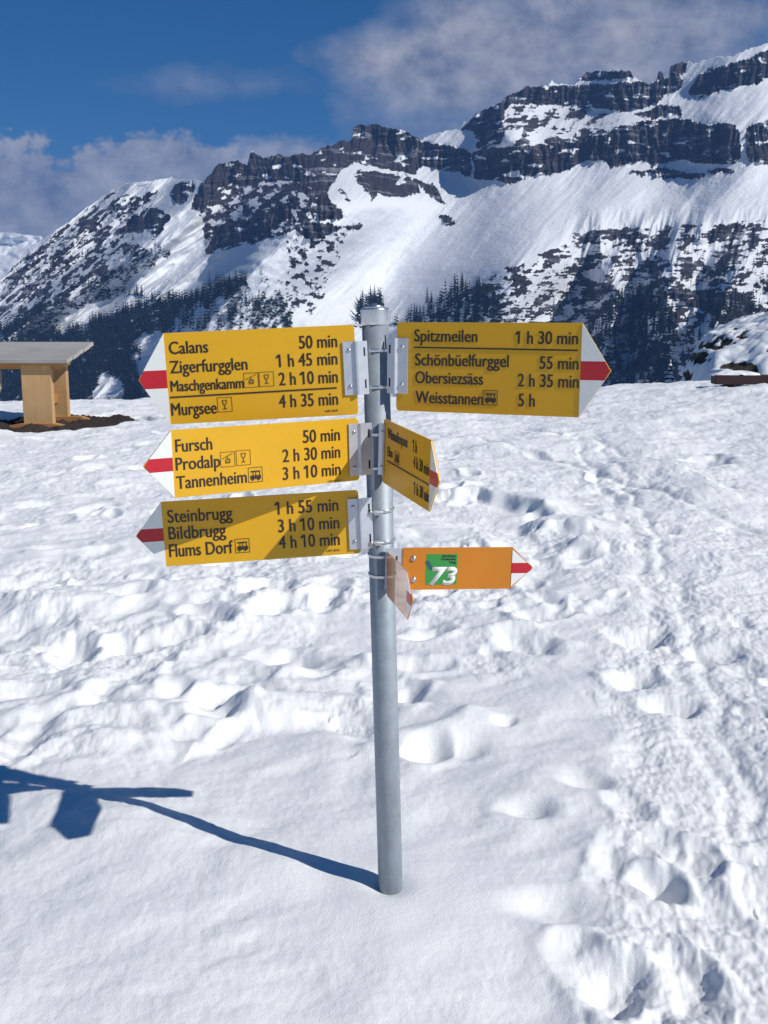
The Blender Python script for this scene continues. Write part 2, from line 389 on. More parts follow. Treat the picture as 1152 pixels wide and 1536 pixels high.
        W3 = [ground_hit(*q)[:2] for q in pts]; best = np.full(X.shape, 9.0); sg = np.zeros(X.shape); cxm = np.mean([q[0] for q in W3]); cym = np.mean([q[1] for q in W3]); ext = max(np.hypot(q[0] - cxm, q[1] - cym) for q in W3) + 1.2
        sel = np.hypot(X - cxm, Y - cym) < ext; xs, ys = X[sel], Y[sel]; bd = np.full(xs.shape, 9.0); bs = np.zeros(xs.shape); wob = .06 * fbm(xs * 2.6, ys * 2.6, 3, 90)
        for (xa, ya), (xb, yb) in zip(W3[:-1], W3[1:]):
            dx, dy = xb - xa, yb - ya; L2 = dx * dx + dy * dy; t = np.clip(((xs - xa) * dx + (ys - ya) * dy) / L2, 0, 1)
            ex, ey = xs - xa - t * dx, ys - ya - t * dy; d = np.hypot(ex, ey); c = (dx * ey - dy * ex); m = d < bd; bd = np.where(m, d, bd); bs = np.where(m, np.sign(c), bs)
        d = bd * bs + wob
        end = 1 - sstep(.45, 1.0, np.hypot(xs - cxm, ys - cym) / (ext - 1.0)) if abs(H) > .02 else 1.0
        Z[sel] += end * H * np.where(d < 0, np.exp(-(d / wn) ** 2), np.exp(-(d / wf) ** 2))
    # thawed hollow under the table
    e = np.hypot((X - TABLE[0] - .05) / 1.15, (Y - TABLE[1] - .45) / 1.02) * (1 + .18 * perlin(X * 1.6, Y * 1.6, 80) + .08 * perlin(X * 6, Y * 6, 81))
    base = base_z(X, Y)
    Z = Z * sstep(.85, 1.1, e) + (base - .10) * (1 - sstep(.85, 1.1, e)) + .02 * np.exp(-((e - 1.2) / .12) ** 2) * (1 + perlin(X * 4, Y * 4, 82)) * (Y > TABLE[1] + .4)
    # small collar where the pole stands
    dp = np.hypot(X - .0166, Y); Z = Z * sstep(.03, .45, dp) + (1 - sstep(.03, .45, dp)) * (.016 + .004 * perlin(X * 9, Y * 9, 83)) - .020 * np.exp(-(dp / .048) ** 2)
    P = np.stack([X, Y, Z], -1)
    me = grid_mesh('snow_ground', P, MT['snow'])
    o = bpy.data.objects.new('snow_ground', me); put(o); tag(o, kind='structure')
    return ox, oy, rad, ang, Z
G = build_ground()
def ground_z(x, y):
    ox, oy, rad, ang, Z = G
    i = min(np.searchsorted(rad, math.hypot(x - ox, y - oy)), len(rad) - 1); j = min(np.searchsorted(ang, math.atan2(x - ox, y - oy)), len(ang) - 1)
    return float(Z[i, j])

# ------------------------------------------------------------------ far mountain: a slope-integrated terrain sheet
SKY = [(-700, 520), (-420, 500), (-200, 462), (-60, 436), (0, 420), (18, 402), (40, 374), (70, 354), (105, 332), (130, 311), (150, 298), (165, 286), (190, 275), (230, 271), (250, 267), (257, 264.5), (262, 269),
       (300, 270), (305, 275), (312, 264), (325, 249), (345, 242), (355, 241), (371, 247), (374, 231), (380, 228), (390, 233), (394, 236), (405, 234), (415, 232), (430, 235), (445, 230), (455, 229), (465, 233), (475, 226),
       (490, 219), (500, 218), (515, 211), (527, 212), (530, 192), (540, 188), (560, 186), (580, 190), (600, 195), (615, 200), (632, 209), (650, 202), (670, 197), (690, 193), (693, 186), (710, 172), (735, 160), (752, 153),
       (757, 146), (780, 137), (790, 131), (810, 129), (822, 127), (828, 122), (836, 126), (862, 127), (866, 122), (880, 110), (910, 105), (945, 106), (950, 117), (960, 122), (975, 125), (985, 121), (987, 110), (990, 106),
       (994, 108), (996, 119), (1003, 117), (1005, 100), (1015, 94), (1035, 93), (1045, 95), (1060, 90), (1075, 85), (1100, 84), (1110, 79), (1130, 72), (1152, 64), (1250, 40), (1400, 62), (1600, 110), (1900, 200)]
ROCKS = [
 [(285, 314), (300, 280), (312, 255), (330, 238), (372, 225), (400, 225), (460, 220), (500, 210), (529, 180), (531, 246), (505, 262), (500, 275), (490, 290), (470, 300), (450, 285), (430, 270), (400, 272), (375, 275), (350, 275), (330, 282), (318, 300), (303, 320)],
 [(528, 240), (529, 180), (560, 170), (600, 180), (632, 200), (632, 213), (660, 217), (690, 222), (708, 230), (705, 264), (690, 258), (660, 255), (634, 250), (620, 263), (590, 255), (560, 250)],
 [(708, 230), (740, 222), (800, 218), (860, 214), (880, 205), (905, 200), (930, 190), (960, 183), (1000, 180), (1025, 178), (1040, 182), (1060, 187), (1095, 185), (1110, 200), (1113, 235), (1100, 247), (1060, 245), (1020, 240), (985, 247), (960, 243), (940, 247),
  (915, 252), (905, 240), (870, 245), (850, 255), (830, 262), (800, 262), (770, 278), (740, 270), (712, 270)],
 [(1118, 192), (1152, 180), (1200, 175), (1500, 160), (1900, 230), (1900, 300), (1500, 240), (1200, 245), (1152, 248), (1120, 240)],
 [(690, 196), (735, 152), (757, 138), (790, 125), (862, 130), (880, 126), (950, 123), (985, 124), (1003, 114), (1018, 110), (1024, 120), (1020, 135), (1000, 140), (985, 155), (960, 163), (920, 165), (870, 160), (840, 157), (800, 157), (770, 155), (757, 165), (757, 200), (750, 215), (725, 218), (715, 205), (706, 196)],
 [(866, 122), (878, 105), (910, 95), (950, 98), (951, 118), (900, 120)], [(985, 121), (986, 100), (997, 100), (997, 119)], [(1004, 117), (1004, 90), (1030, 88), (1029, 108), (1018, 114)],
 [(1030, 141), (1045, 116), (1060, 105), (1100, 95), (1152, 76), (1300, 52), (1500, 85), (1900, 210), (1900, 260), (1500, 140), (1300, 110), (1152, 118), (1120, 128), (1090, 135), (1060, 145), (1040, 149)],
 [(527, 258), (545, 256), (610, 262), (625, 272), (632, 290), (610, 296), (580, 295), (567, 288), (556, 300), (548, 285)], [(620, 268), (650, 275), (660, 290), (668, 305), (655, 300), (640, 290)],
 [(660, 325), (672, 322), (684, 334), (678, 340), (665, 336)], [(435, 340), (460, 333), (490, 335), (512, 338), (512, 343), (500, 350), (490, 357), (465, 358), (450, 350)], [(515, 338), (545, 337), (540, 345), (520, 345)],
 [(478, 330), (474, 302), (486, 283), (500, 305), (521, 326), (508, 331)], [(506, 284), (514, 283), (526, 303), (518, 300)],
 [(180, 348), (195, 330), (205, 318), (215, 325), (228, 311), (240, 311), (256, 325), (245, 345), (235, 352), (220, 345), (200, 350)], [(255, 292), (266, 274), (290, 271), (290, 285), (276, 302), (262, 307)], [(200, 307), (224, 289), (236, 285), (221, 299)],
 [(945, 256), (1000, 253), (1030, 258), (1060, 262), (1050, 268), (960, 266)], [(1060, 255), (1095, 252), (1100, 258), (1065, 262)], [(965, 170), (985, 158), (1020, 160), (1022, 172), (990, 176), (972, 180)],
 [(985, 440), (1010, 432), (1125, 440), (1135, 465), (1080, 490), (1068, 470)],
 [(310, 380), (316, 356), (335, 338), (372, 326), (402, 312), (440, 302), (434, 326), (404, 346), (372, 362), (336, 370)],
]
MIX = [  # polygon, threshold shift, horizontal stretch, angle flag
 ([(300, 322), (330, 275), (430, 270), (490, 292), (470, 330), (430, 350), (380, 365), (310, 382)], .26, 'blob'),  # left cliff outcrops, plus extra dark rock colour standing in for shaded snow
 ([(700, 215), (757, 190), (757, 158), (870, 158), (985, 158), (1000, 178), (930, 190), (880, 205), (860, 214), (720, 226)], -.12, 'strata'),
 ([(880, 352), (1000, 338), (1152, 335), (1400, 330), (1400, 600), (900, 600), (880, 470), (800, 420), (830, 380)], .02, 'strata'),
 ([(640, 470), (700, 435), (760, 400), (800, 385), (860, 360), (900, 400), (880, 500), (720, 500)], .02, 'strata'),
 ([(-300, 520), (0, 430), (20, 400), (110, 330), (170, 288), (235, 300), (180, 360), (230, 375), (150, 430), (60, 470)], .06, 'streak'),
 ([(430, 470), (430, 360), (480, 350), (520, 350), (500, 420), (470, 470)], -.26, 'blob'), ([(860, 352), (900, 344), (1060, 338), (1152, 330), (1152, 362), (1060, 365), (900, 372), (860, 362)], .16, 'strata'),
]
# spurs: (y, crest x, height towards the viewer in metres, width of the steep left flank px, width of right flank px)
SPURS = [
 [(225, 505, 20, 120, 160), (260, 500, 120, 150, 190), (300, 492, 240, 180, 220), (350, 440, 235, 130, 230), (400, 392, 200, 90, 220), (430, 360, 170, 90, 220), (520, 300, 80, 90, 200), (660, 250, 20, 90, 200)],
 [(255, 305, 5, 50, 60), (300, 285, 50, 60, 80), (345, 250, 75, 60, 90), (390, 190, 60, 70, 90), (440, 110, 50, 80, 90), (500, 10, 40, 90, 90), (660, -150, 20, 90, 90)],
 [(290, 880, 5, 180, 120), (340, 830, 50, 200, 140), (400, 780, 90, 200, 140), (450, 730, 90, 160, 140), (520, 690, 60, 120, 140), (660, 650, 30, 100, 100)],
 [(330, 1050, 5, 60, 50), (370, 1025, 60, 75, 50), (420, 1005, 95, 75, 50), (470, 1000, 100, 72, 60), (560, 990, 60, 70, 60), (660, 970, 30, 70, 60)],
 [(350, 1130, 5, 60, 50), (400, 1100, 60, 70, 60), (450, 1082, 85, 75, 60), (520, 1060, 70, 75, 60), (660, 1030, 30, 75, 60)],
 [(365, 930, 5, 40, 40), (400, 920, 40, 45, 45), (460, 925, 50, 45, 40), (560, 905, 30, 45, 40), (660, 890, 20, 45, 40)],
 [(300, 1010, 4, 40, 60), (330, 985, 26, 40, 60), (355, 960, 14, 40, 60), (420, 940, 3, 40, 60)],
 [(300, 1075, 4, 40, 60), (330, 1060, 26, 40, 60), (355, 1040, 16, 40, 60), (420, 1020, 3, 40, 60)],
 [(160, 757, 5, 40, 60), (180, 757, 45, 45, 70), (215, 756, 50, 45, 70), (235, 745, 5, 45, 70)],
]
FOREST = [
 ([(-700, 530), (-300, 505), (0, 492), (60, 472), (110, 455), (150, 432), (200, 402), (232, 375), (252, 375), (250, 388), (228, 402), (192, 422), (165, 432), (200, 442), (240, 452), (300, 441), (345, 421), (372, 414), (352, 440), (292, 462), (262, 480), (250, 500), (212, 522), (200, 560), (240, 600), (240, 680), (-700, 680)], .17),
 ([(260, 480), (300, 455), (350, 440), (390, 440), (420, 430), (434, 470), (436, 500), (250, 500)], .04), ([(375, 492), (385, 455), (405, 440), (425, 440), (434, 470), (438, 492)], .07),
 ([(524, 492), (545, 458), (560, 446), (575, 450), (580, 492)], .07), ([(590, 492), (640, 460), (662, 437), (680, 428), (700, 427), (722, 438), (745, 470), (770, 495)], .042),
 ([(640, 500), (740, 440), (800, 420), (880, 440), (890, 500)], .010), ([(880, 680), (885, 500), (905, 465), (935, 440), (965, 430), (1000, 450), (1012, 500), (1006, 560), (1010, 680)], .036),
 ([(1000, 560), (1010, 500), (1040, 470), (1060, 480), (1060, 560)], .012), ([(1062, 495), (1070, 465), (1110, 448), (1140, 455), (1140, 500)], .09), ([(1120, 420), (1125, 375), (1200, 370), (1300, 470), (1140, 440)], .012),
 ([(20, 420), (110, 340), (240, 350), (250, 376), (150, 432), (60, 470)], .02), ([(430, 480), (425, 400), (460, 340), (540, 350), (520, 430)], .0022), ([(880, 460), (830, 380), (900, 350), (1150, 340), (1150, 460)], .003), ([(340, 440), (300, 420), (370, 412), (430, 400), (430, 430)], .008),
 ([(85, 560), (150, 540), (200, 540), (200, 600), (60, 600)], .08),
]
CLEAR = [[(76, 492), (100, 474), (130, 462), (160, 456), (186, 454), (192, 465), (155, 482), (115, 496), (90, 505)], [(192, 520), (205, 508), (240, 498), (262, 500), (255, 530), (235, 545), (218, 530)], [(138, 590), (150, 568), (165, 562), (182, 572), (188, 610), (135, 610)],
         [(160, 455), (185, 440), (230, 452), (205, 470), (170, 468)], [(0, 480), (40, 455), (50, 470), (5, 500)]]
def spur_at(sp, px, py):
    yf = np.arange(0, 760.0, 2); ys = [s[0] for s in sp]; kk = np.exp(-(np.arange(-20, 21) / 8.0) ** 2); kk /= kk.sum()
    def prof(i, **kw): return np.convolve(np.pad(np.interp(yf, ys, [s[i] for s in sp], **kw), 20, mode='edge'), kk, 'valid')
    A = np.interp(py, yf, prof(2, left=0)); cx = np.interp(py, yf, prof(1)); wl = np.interp(py, yf, prof(3)); wr = np.interp(py, yf, prof(4))
    d = px - cx
    d = d - (9 * perlin(py * .03, px * .004, 90 + int(ys[0])) + 4 * perlin(py * .1, px * .02, 91)) * np.exp(-(d / 26) ** 2)
    t = np.where(d < 0, 1 + d / wl, 1 - d / wr); t = np.clip(t, 0, 1)
    return A * (t - .12 * np.sin(2 * np.pi * t))
def mountain_maps(px, py):
    jx = px + 3.0 * fbm(px * .06, py * .06, 3, 100) + 1.5 * perlin(px * .3, py * .3, 101); jy = py + 3.0 * fbm(px * .06, py * .08, 3, 102) + 1.6 * perlin(px * .33, py * .3, 103)
    cliff = np.zeros(px.shape, bool)
    for p in ROCKS: cliff |= inpoly(jx, jy, p)
    big = np.zeros(px.shape, bool)
    for p in ROCKS[:9]: big |= inpoly(jx, jy, p)
    strata = .42 * fbm(px * .030 + 2 * perlin(px * .02, py * .02, 104), py * .20 + .9 * perlin(px * .02, py * .05, 105), 4, 106, .6) + .62 * fbm(px * .034 + .02 * py, py * .036, 5, 107, .6) + .2 * fbm(px * .11, py * .11, 3, 109)
    blob = fbm(px * .07, py * .10, 4, 110, .6)
    sa = px * .64 + py * .77; sb = px * .77 - py * .64
    streak = .75 * fbm(sa * .12, sb * .03, 4, 114, .65) + .32 * fbm(px * .17, py * .2, 3, 116, .6)
    mix = np.zeros(px.shape, np.float32)
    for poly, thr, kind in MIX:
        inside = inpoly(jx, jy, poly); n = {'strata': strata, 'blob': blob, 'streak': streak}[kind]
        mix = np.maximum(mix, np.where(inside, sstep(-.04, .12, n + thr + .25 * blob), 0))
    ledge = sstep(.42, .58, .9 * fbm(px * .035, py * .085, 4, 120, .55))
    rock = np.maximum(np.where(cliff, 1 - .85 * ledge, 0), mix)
    crag = sstep(.42, .52, blob * .7 + .5 * fbm(px * .25, py * .25, 2, 122)) * .0
    return np.maximum(rock, crag), cliff, mix, strata, big
def build_mountain():
    cx = np.concatenate([np.linspace(-660, -60, 200, endpoint=False), np.arange(-60, 1212, 1.15), np.linspace(1212, 1850, 200)])
    th = np.arctan((cx - 576) / F * 1.0)
    sk = np.array(SKY, float); skx, sky_ = sk[:, 0], sk[:, 1]
    # skyline elevation per column (tan of elevation over horizontal distance)
    def elev(x, y):
        b = (768 - y) / F; a = (x - 576) / F; fw = CP + b * SP
        return (-SP + b * CP) / np.hypot(a, fw), np.arctan2(a, fw)
    se, sth = elev(skx, sky_)
    jag = 1.6 * fbm(cx * .11, cx * 0, 4, 130, .65) * np.interp(cx, [0, 300, 330, 640, 690, 1300], [.35, .5, 1.5, 1.2, 1.3, 1.2])
    eS = np.interp(th, sth, se) + jag / F
    e0, _ = elev(576, 690)
    nr = 520; v = np.linspace(0, 1, nr)[:, None]
    E = e0 + v * (eS[None, :] - e0); TH = np.repeat(th[None, :], nr, 0)
    fw = np.cos(TH); a_ = np.sin(TH)
    depth = fw * CP - E * SP
    px = 576 + F * a_ / depth; py = 768 - F * (fw * SP + E * CP) / depth
    # integrate the slope on a regular grid of elevations first, so neighbouring columns can be smoothed together
    ne = 460; Eg = np.linspace(e0, eS.max() + .02, ne); TG, EG = np.meshgrid(th, Eg)
    fg = np.cos(TG); dg = fg * CP - EG * SP; gx = 576 + F * np.sin(TG) / dg; gy = 768 - F * (fg * SP + EG * CP) / dg
    rock, cliff, mix, strata, big = mountain_maps(gx, gy)
    slope = np.full(gx.shape, 33.0)
    slope += 3 * fbm(gx * .008, gy * .008, 2, 140)
    inM = inpoly(gx, gy, MIX[2][0]) | inpoly(gx, gy, MIX[3][0])
    slope += 8 * inM
    slope = np.where(big, 64, np.where(cliff, 36, slope)); slope = np.where(~cliff & (mix > .5) & inM, np.maximum(slope, 39), slope)
    kv = np.exp(-(np.arange(-14, 15) / 5.0) ** 2); kv /= kv.sum()
    slope = np.apply_along_axis(lambda q: np.convolve(np.pad(q, 14, mode='edge'), kv, 'valid'), 0, slope)
    shade_left = inpoly(gx, gy, [(296, 320), (490, 280), (480, 330), (400, 385), (340, 425), (300, 415)])
    slope = np.where(shade_left & ~cliff, slope + 12, slope)
    ts = np.maximum(np.tan(np.radians(np.clip(slope, 24, 74))), EG + .16)
    rg = np.zeros(gx.shape); rg[0] = 1180 + 60 * perlin(cx * .01, cx * 0, 145) + np.interp(cx, [-600, 0, 300, 600, 1150, 1800], [500, 320, 60, 0, 0, 0])
    for k in range(1, ne):
        z = rg[k - 1] * EG[k - 1]
        rg[k] = np.maximum((z - rg[k - 1] * ts[k]) / (EG[k] - ts[k]), rg[k - 1])
    kx = np.exp(-(np.arange(-90, 91) / 34.0) ** 2); kx /= kx.sum()
    rp = np.pad(rg, ((0, 0), (90, 90)), mode='edge'); rb = np.apply_along_axis(lambda q: np.convolve(q, kx, 'valid'), 1, rp)
    kx2 = np.exp(-(np.arange(-12, 13) / 5.0) ** 2); kx2 /= kx2.sum()
    rp = np.pad(rg, ((0, 0), (12, 12)), mode='edge'); rs = np.apply_along_axis(lambda q: np.convolve(q, kx2, 'valid'), 1, rp)
    # keep a little of the cliff relief local: blend in where a cliff stands
    cb = np.apply_along_axis(lambda q: np.convolve(q, kx2, 'same'), 1, cliff.astype(float))
    rg = rb + .12 * cb * (rs - rb)
    r = np.zeros(px.shape)
    for j in range(px.shape[1]): r[:, j] = np.interp(E[:, j], Eg, rg[:, j])
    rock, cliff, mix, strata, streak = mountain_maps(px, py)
    rel = np.zeros(px.shape)
    for k, sp in enumerate(SPURS): rel -= spur_at(sp, px, py) * (1.45 if k == 0 else (1.5 if k in (1, 8) else 2.2))
    wl = sstep(420, 250, px); wm = sstep(820, 900, px) * sstep(300, 345, py); wc = 1 - np.maximum(wl, wm)
    def ribs(k, s):
        fl = 1 - 2 * np.abs(perlin((px * .64 + py * .77) * k, (px * .77 - py * .64) * k * .22, s)); fr = 1 - 2 * np.abs(perlin((px * .96 + py * .27) * k, (px * .27 - py * .96) * k * .25, s + 1)); fc = 1 - 2 * np.abs(perlin((px * .72 + py * .69) * k, (px * .69 - py * .72) * k * .18, s + 2))
        return wl * fl, wm * fr, wc * fc
    for k, am, s in ((.016, 26, 150), (.04, 11, 155), (.1, 4.5, 160), (.24, 1.7, 165)):
        l, m_, c = ribs(k, s); rel -= am * (1.0 * l + 1.25 * m_ + .30 * c)
    soft = 3.0 * fbm(px * .02, py * .03, 3, 170); rel += soft
    pill = fbm(px * .075 + .4 * perlin(px * .03, py * .03, 171), py * .014, 4, 172, .6)
    rel -= cliff * (13 * pill + 3.5 * fbm(px * .04, py * .35, 3, 175))
    rel -= (~cliff) * (mix > .3) * 3.0 * fbm(px * .12, py * .2, 3, 178)
    rel -= np.where(rock > .5, 2.0, 0) * fbm(px * .5, py * .5, 2, 179)
    r = r + rel * (r / 1700)
    z = CAM[2] + r * E
    X = CAM[0] + r * np.sin(TH); Y = CAM[1] + r * np.cos(TH)
    # back side of the range
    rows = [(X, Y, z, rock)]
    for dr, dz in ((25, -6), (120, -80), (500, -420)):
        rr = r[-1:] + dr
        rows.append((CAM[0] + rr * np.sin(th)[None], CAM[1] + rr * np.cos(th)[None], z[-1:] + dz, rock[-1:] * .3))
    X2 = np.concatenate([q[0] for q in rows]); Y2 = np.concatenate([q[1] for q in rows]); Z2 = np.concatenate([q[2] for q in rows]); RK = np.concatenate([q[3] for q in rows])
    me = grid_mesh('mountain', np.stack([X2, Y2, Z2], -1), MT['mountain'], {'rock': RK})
    o = bpy.data.objects.new('mountain', me); put(o); tag(o, kind='structure')
    return px, py, X, Y, z, r, cx
MTN = build_mountain()

# ------------------------------------------------------------------ trees on the mountain
def m_foliage(name, lo, hi, scale):
    m, N, L, b = mat_new(name)
    n = tex_noise(N, L, scale, 4, .6); L.new(mixc(N, L, n, lo, hi), b.inputs['Base Color']); b.inputs['Roughness'].default_value = .85; b.inputs['Specular IOR Level'].default_value = .1
    return m
FOL = m_foliage('spruce_needles', (.010, .016, .014), (.032, .044, .032), .35)
BARK = m_foliage('spruce_bark', (.03, .022, .018), (.07, .05, .04), 3)
def spruce(h, rng, tiers=7, arms=9, snow=None):
    """a spruce: trunk plus whorls of drooping, uneven branches built of small triangles"""
    tr, cr = MB(), MB()
    tr.lathe([(h * .016, 0), (h * .010, h * .5), (h * .002, h * .99)], 6)
    for t in range(tiers):
        f = t / (tiers - 1); z = h * (.08 + .86 * f ** .92); rad = h * (.205 * (1 - f) ** .85 + .012)
        n = max(5, int(arms * (1 - .45 * f)))
        for k in range(n):
            a = 2 * math.pi * (k + rng.rand() * .7) / n; q = rad * rng.uniform(.62, 1.12); dz = -q * rng.uniform(.25, .6); wv = q * rng.uniform(.28, .45)
            c, s = math.cos(a), math.sin(a); top = z + h * .075
            tip = (c * q, s * q, z + dz); l = (c * q * .55 - s * wv, s * q * .55 + c * wv, z + dz * .35 - h * .01); r_ = (c * q * .55 + s * wv, s * q * .55 - c * wv, z + dz * .35 - h * .01)
            cr.add([(0, 0, top), l, tip, r_, (0, 0, z - h * .01)], [(0, 1, 2), (0, 2, 3), (4, 2, 1), (4, 3, 2)])
    cr.add([(0, 0, h), (h * .012, 0, h * .9), (-h * .006, h * .01, h * .9), (-h * .006, -h * .01, h * .9)], [(0, 1, 2), (0, 2, 3), (0, 3, 1)])
    return tr, cr
def plant_forest():
    px, py, X, Y, Z, r, cx = MTN
    rng = np.random.RandomState(21)
    nr, nc = px.shape
    pts = []
    xs = px[0]
    for fi, (poly, dens) in enumerate(FOREST):
        x0, x1 = min(p[0] for p in poly), max(p[0] for p in poly); y0, y1 = min(p[1] for p in poly), max(p[1] for p in poly)
        n = int((x1 - x0) * (y1 - y0) * dens)
        qx = rng.uniform(x0, x1, n); qy = rng.uniform(y0, y1, n)
        wob = 10 * fbm(qx * .05, qy * .05, 3, 200)
        ok = inpoly(qx + wob, qy + wob * .6, poly)
        for c in CLEAR: ok &= ~inpoly(qx + wob * .8, qy + wob * .5, c)
        clump = fbm(qx * .06, qy * .08, 3, 204)
        ok &= clump > (-.5 if dens > .065 else (-.22 if dens > .032 else -.02))
        for a, b in zip(qx[ok], qy[ok]): pts.append((a, b, fi))
    out = []
    for a, b, fi in pts:
        j = min(np.searchsorted(cx, a), nc - 1)
        col = py[:, j]; i = min(max(int(np.searchsorted(-col, -b)), 0), nr - 1)
        if col[-1] > b or col[0] < b: continue
        # column index drifts a little with elevation: re-aim
        j = min(max(j + int(round((a - px[i, j]) / 1.15)), 0), nc - 1)
        rr = r[i, j]; hh = rng.uniform(11, 21) * {2: 1.25, 3: 1.3, 4: 1.25, 6: 1.15}.get(fi, 1.0) * np.interp(b, [340, 460], [.62, 1.0])
        out.append((X[i, j], Y[i, j], Z[i, j] - .6, hh, hh / rr * F, a, b, fi))
    return out
TREES = plant_forest()
def build_trees():
    rng = np.random.RandomState(31)
    protos = []
    for k in range(7):
        tr, cr = spruce(1.0, rng, 8, 9); m = MB()
        m.add(cr.v, cr.f); nf = len(cr.f); m.add(tr.v, tr.f)
        me = m.mesh('spruce_tree', FOL); me.materials.append(BARK)
        me.polygons.foreach_set('material_index', [0] * nf + [1] * (len(m.f) - nf)); protos.append(me)
    small = []
    for k in range(6):
        tr, cr = spruce(1.0, rng, 5, 6); small.append((np.array(cr.v, np.float32), np.array([list(f) for f in cr.f], np.int32)))
    def seen(t):
        a, b = t[5], t[6]
        if not (2 < a < 1150 and b < 596): return False
        if 207 < a < 540 and b > 500: return False
        if 545 < a < 915 and b > 486 + t[4]: return False
        if a < 140 and b > 525: return False
        return True
    vis = sorted([t for t in TREES if seen(t)], key=lambda t: -t[4])[:300]
    ids = set(id(t) for t in vis)
    zones = [(lambda a, b: a < 270, 'small dark spruce in the wood on the lower left mountainside, above the timber table', 'spruces on the lower left mountainside'),
             (lambda a, b: a < 500, 'small dark spruce on the snow slope just above the topmost left sign', 'spruces above the topmost left sign'),
             (lambda a, b: a < 585, 'small dark spruce tree on the mountainside close beside the pole cap', 'spruces beside the pole cap'),
             (lambda a, b: a < 790, 'dark spruce in the clump below the snow gully, above the right hand sign', 'spruces above the right hand sign'),
             (lambda a, b: a < 1030, 'dark spruce in the shaded gully right of the right hand arrow tip', 'spruces right of the right arrow tip'),
             (lambda a, b: True, 'dark spruce below the brown crag above the snow bank', 'spruces below the brown crag')]
    for n, t in enumerate(vis):
        o = bpy.data.objects.new('spruce_tree', protos[n % 7]); o.location = t[:3]; s = t[3]
        o.scale = (s * rng.uniform(.85, 1.15),) * 2 + (s,); o.rotation_euler = (0, 0, rng.uniform(0, 6.28)); put(o)
        for fn, lab, gr in zones:
            if fn(t[5], t[6]): tag(o, lab, 'tree', gr); break
    V, Fc, base = [], [], 0
    for n, t in enumerate(TREES):
        if id(t) in ids: continue
        v, f = small[n % 6]; a = rng.uniform(0, 6.28); c, s = math.cos(a) * t[3], math.sin(a) * t[3]
        V.append(np.stack([v[:, 0] * c - v[:, 1] * s + t[0], v[:, 0] * s + v[:, 1] * c + t[1], v[:, 2] * t[3] + t[2]], -1)); Fc.append(f + base); base += len(v)
    V = np.concatenate(V); Fc = np.concatenate(Fc); n = len(Fc)
    me = bpy.data.meshes.new('distant_forest'); me.vertices.add(len(V)); me.vertices.foreach_set('co', V.reshape(-1).astype(np.float32))
    me.loops.add(n * 3); me.polygons.add(n); me.loops.foreach_set('vertex_index', Fc.reshape(-1)); me.polygons.foreach_set('loop_start', np.arange(n, dtype=np.int32) * 3); me.polygons.foreach_set('loop_total', np.full(n, 3, np.int32))
    me.update(calc_edges=True); me.materials.append(FOL)
    o = bpy.data.objects.new('distant_forest', me); put(o); tag(o, 'dark spruce forest covering the lower mountainside beyond the crest', 'forest', kind='stuff')
    print('trees', len(TREES), 'tri', n)
build_trees()

# ------------------------------------------------------------------ pale far ridge at the left edge
def build_far_ridge():
    cx = np.linspace(-900, 140, 420); nr = 60
    top = np.interp(cx, [-900, -400, -150, 0, 20, 60, 100, 140], [330, 372, 350, 348, 350, 354, 372, 400]) + 3 * fbm(cx * .03, cx * 0, 4, 300)
    v = np.linspace(0, 1, nr)[:, None]
    PY = 480 + v * (top[None] - 480); PX = np.repeat(cx[None], nr, 0)
    r = 3900 + 700 * v + 90 * fbm(PX * .02 + PY * .02, PY * .03 - PX * .01, 4, 305) - 120 * np.abs(perlin((PX * .7 + PY * .7) * .03, PY * .01, 309))
    a = (PX - 576) / F; b = (768 - PY) / F; fw = CP + b * SP; up = -SP + b * CP; hl = np.hypot(a, fw)
    P = np.stack([CAM[0] + r * a / hl, CAM[1] + r * fw / hl, CAM[2] + r * up / hl], -1)
    back = P[-1:].copy(); back[..., 1] += 300; back[..., 2] -= 500
    rk = sstep(.25, .4, fbm((PX * .64 + PY * .77) * .09, (PX * .77 - PY * .64) * .03, 4, 320)) * .35
    P = np.concatenate([P, back]); rk = np.concatenate([rk, rk[-1:] * 0])
    o = bpy.data.objects.new('far_ridge', grid_mesh('far_ridge', P, MT['mountain'], {'rock': rk})); put(o); tag(o, kind='structure')
build_far_ridge()

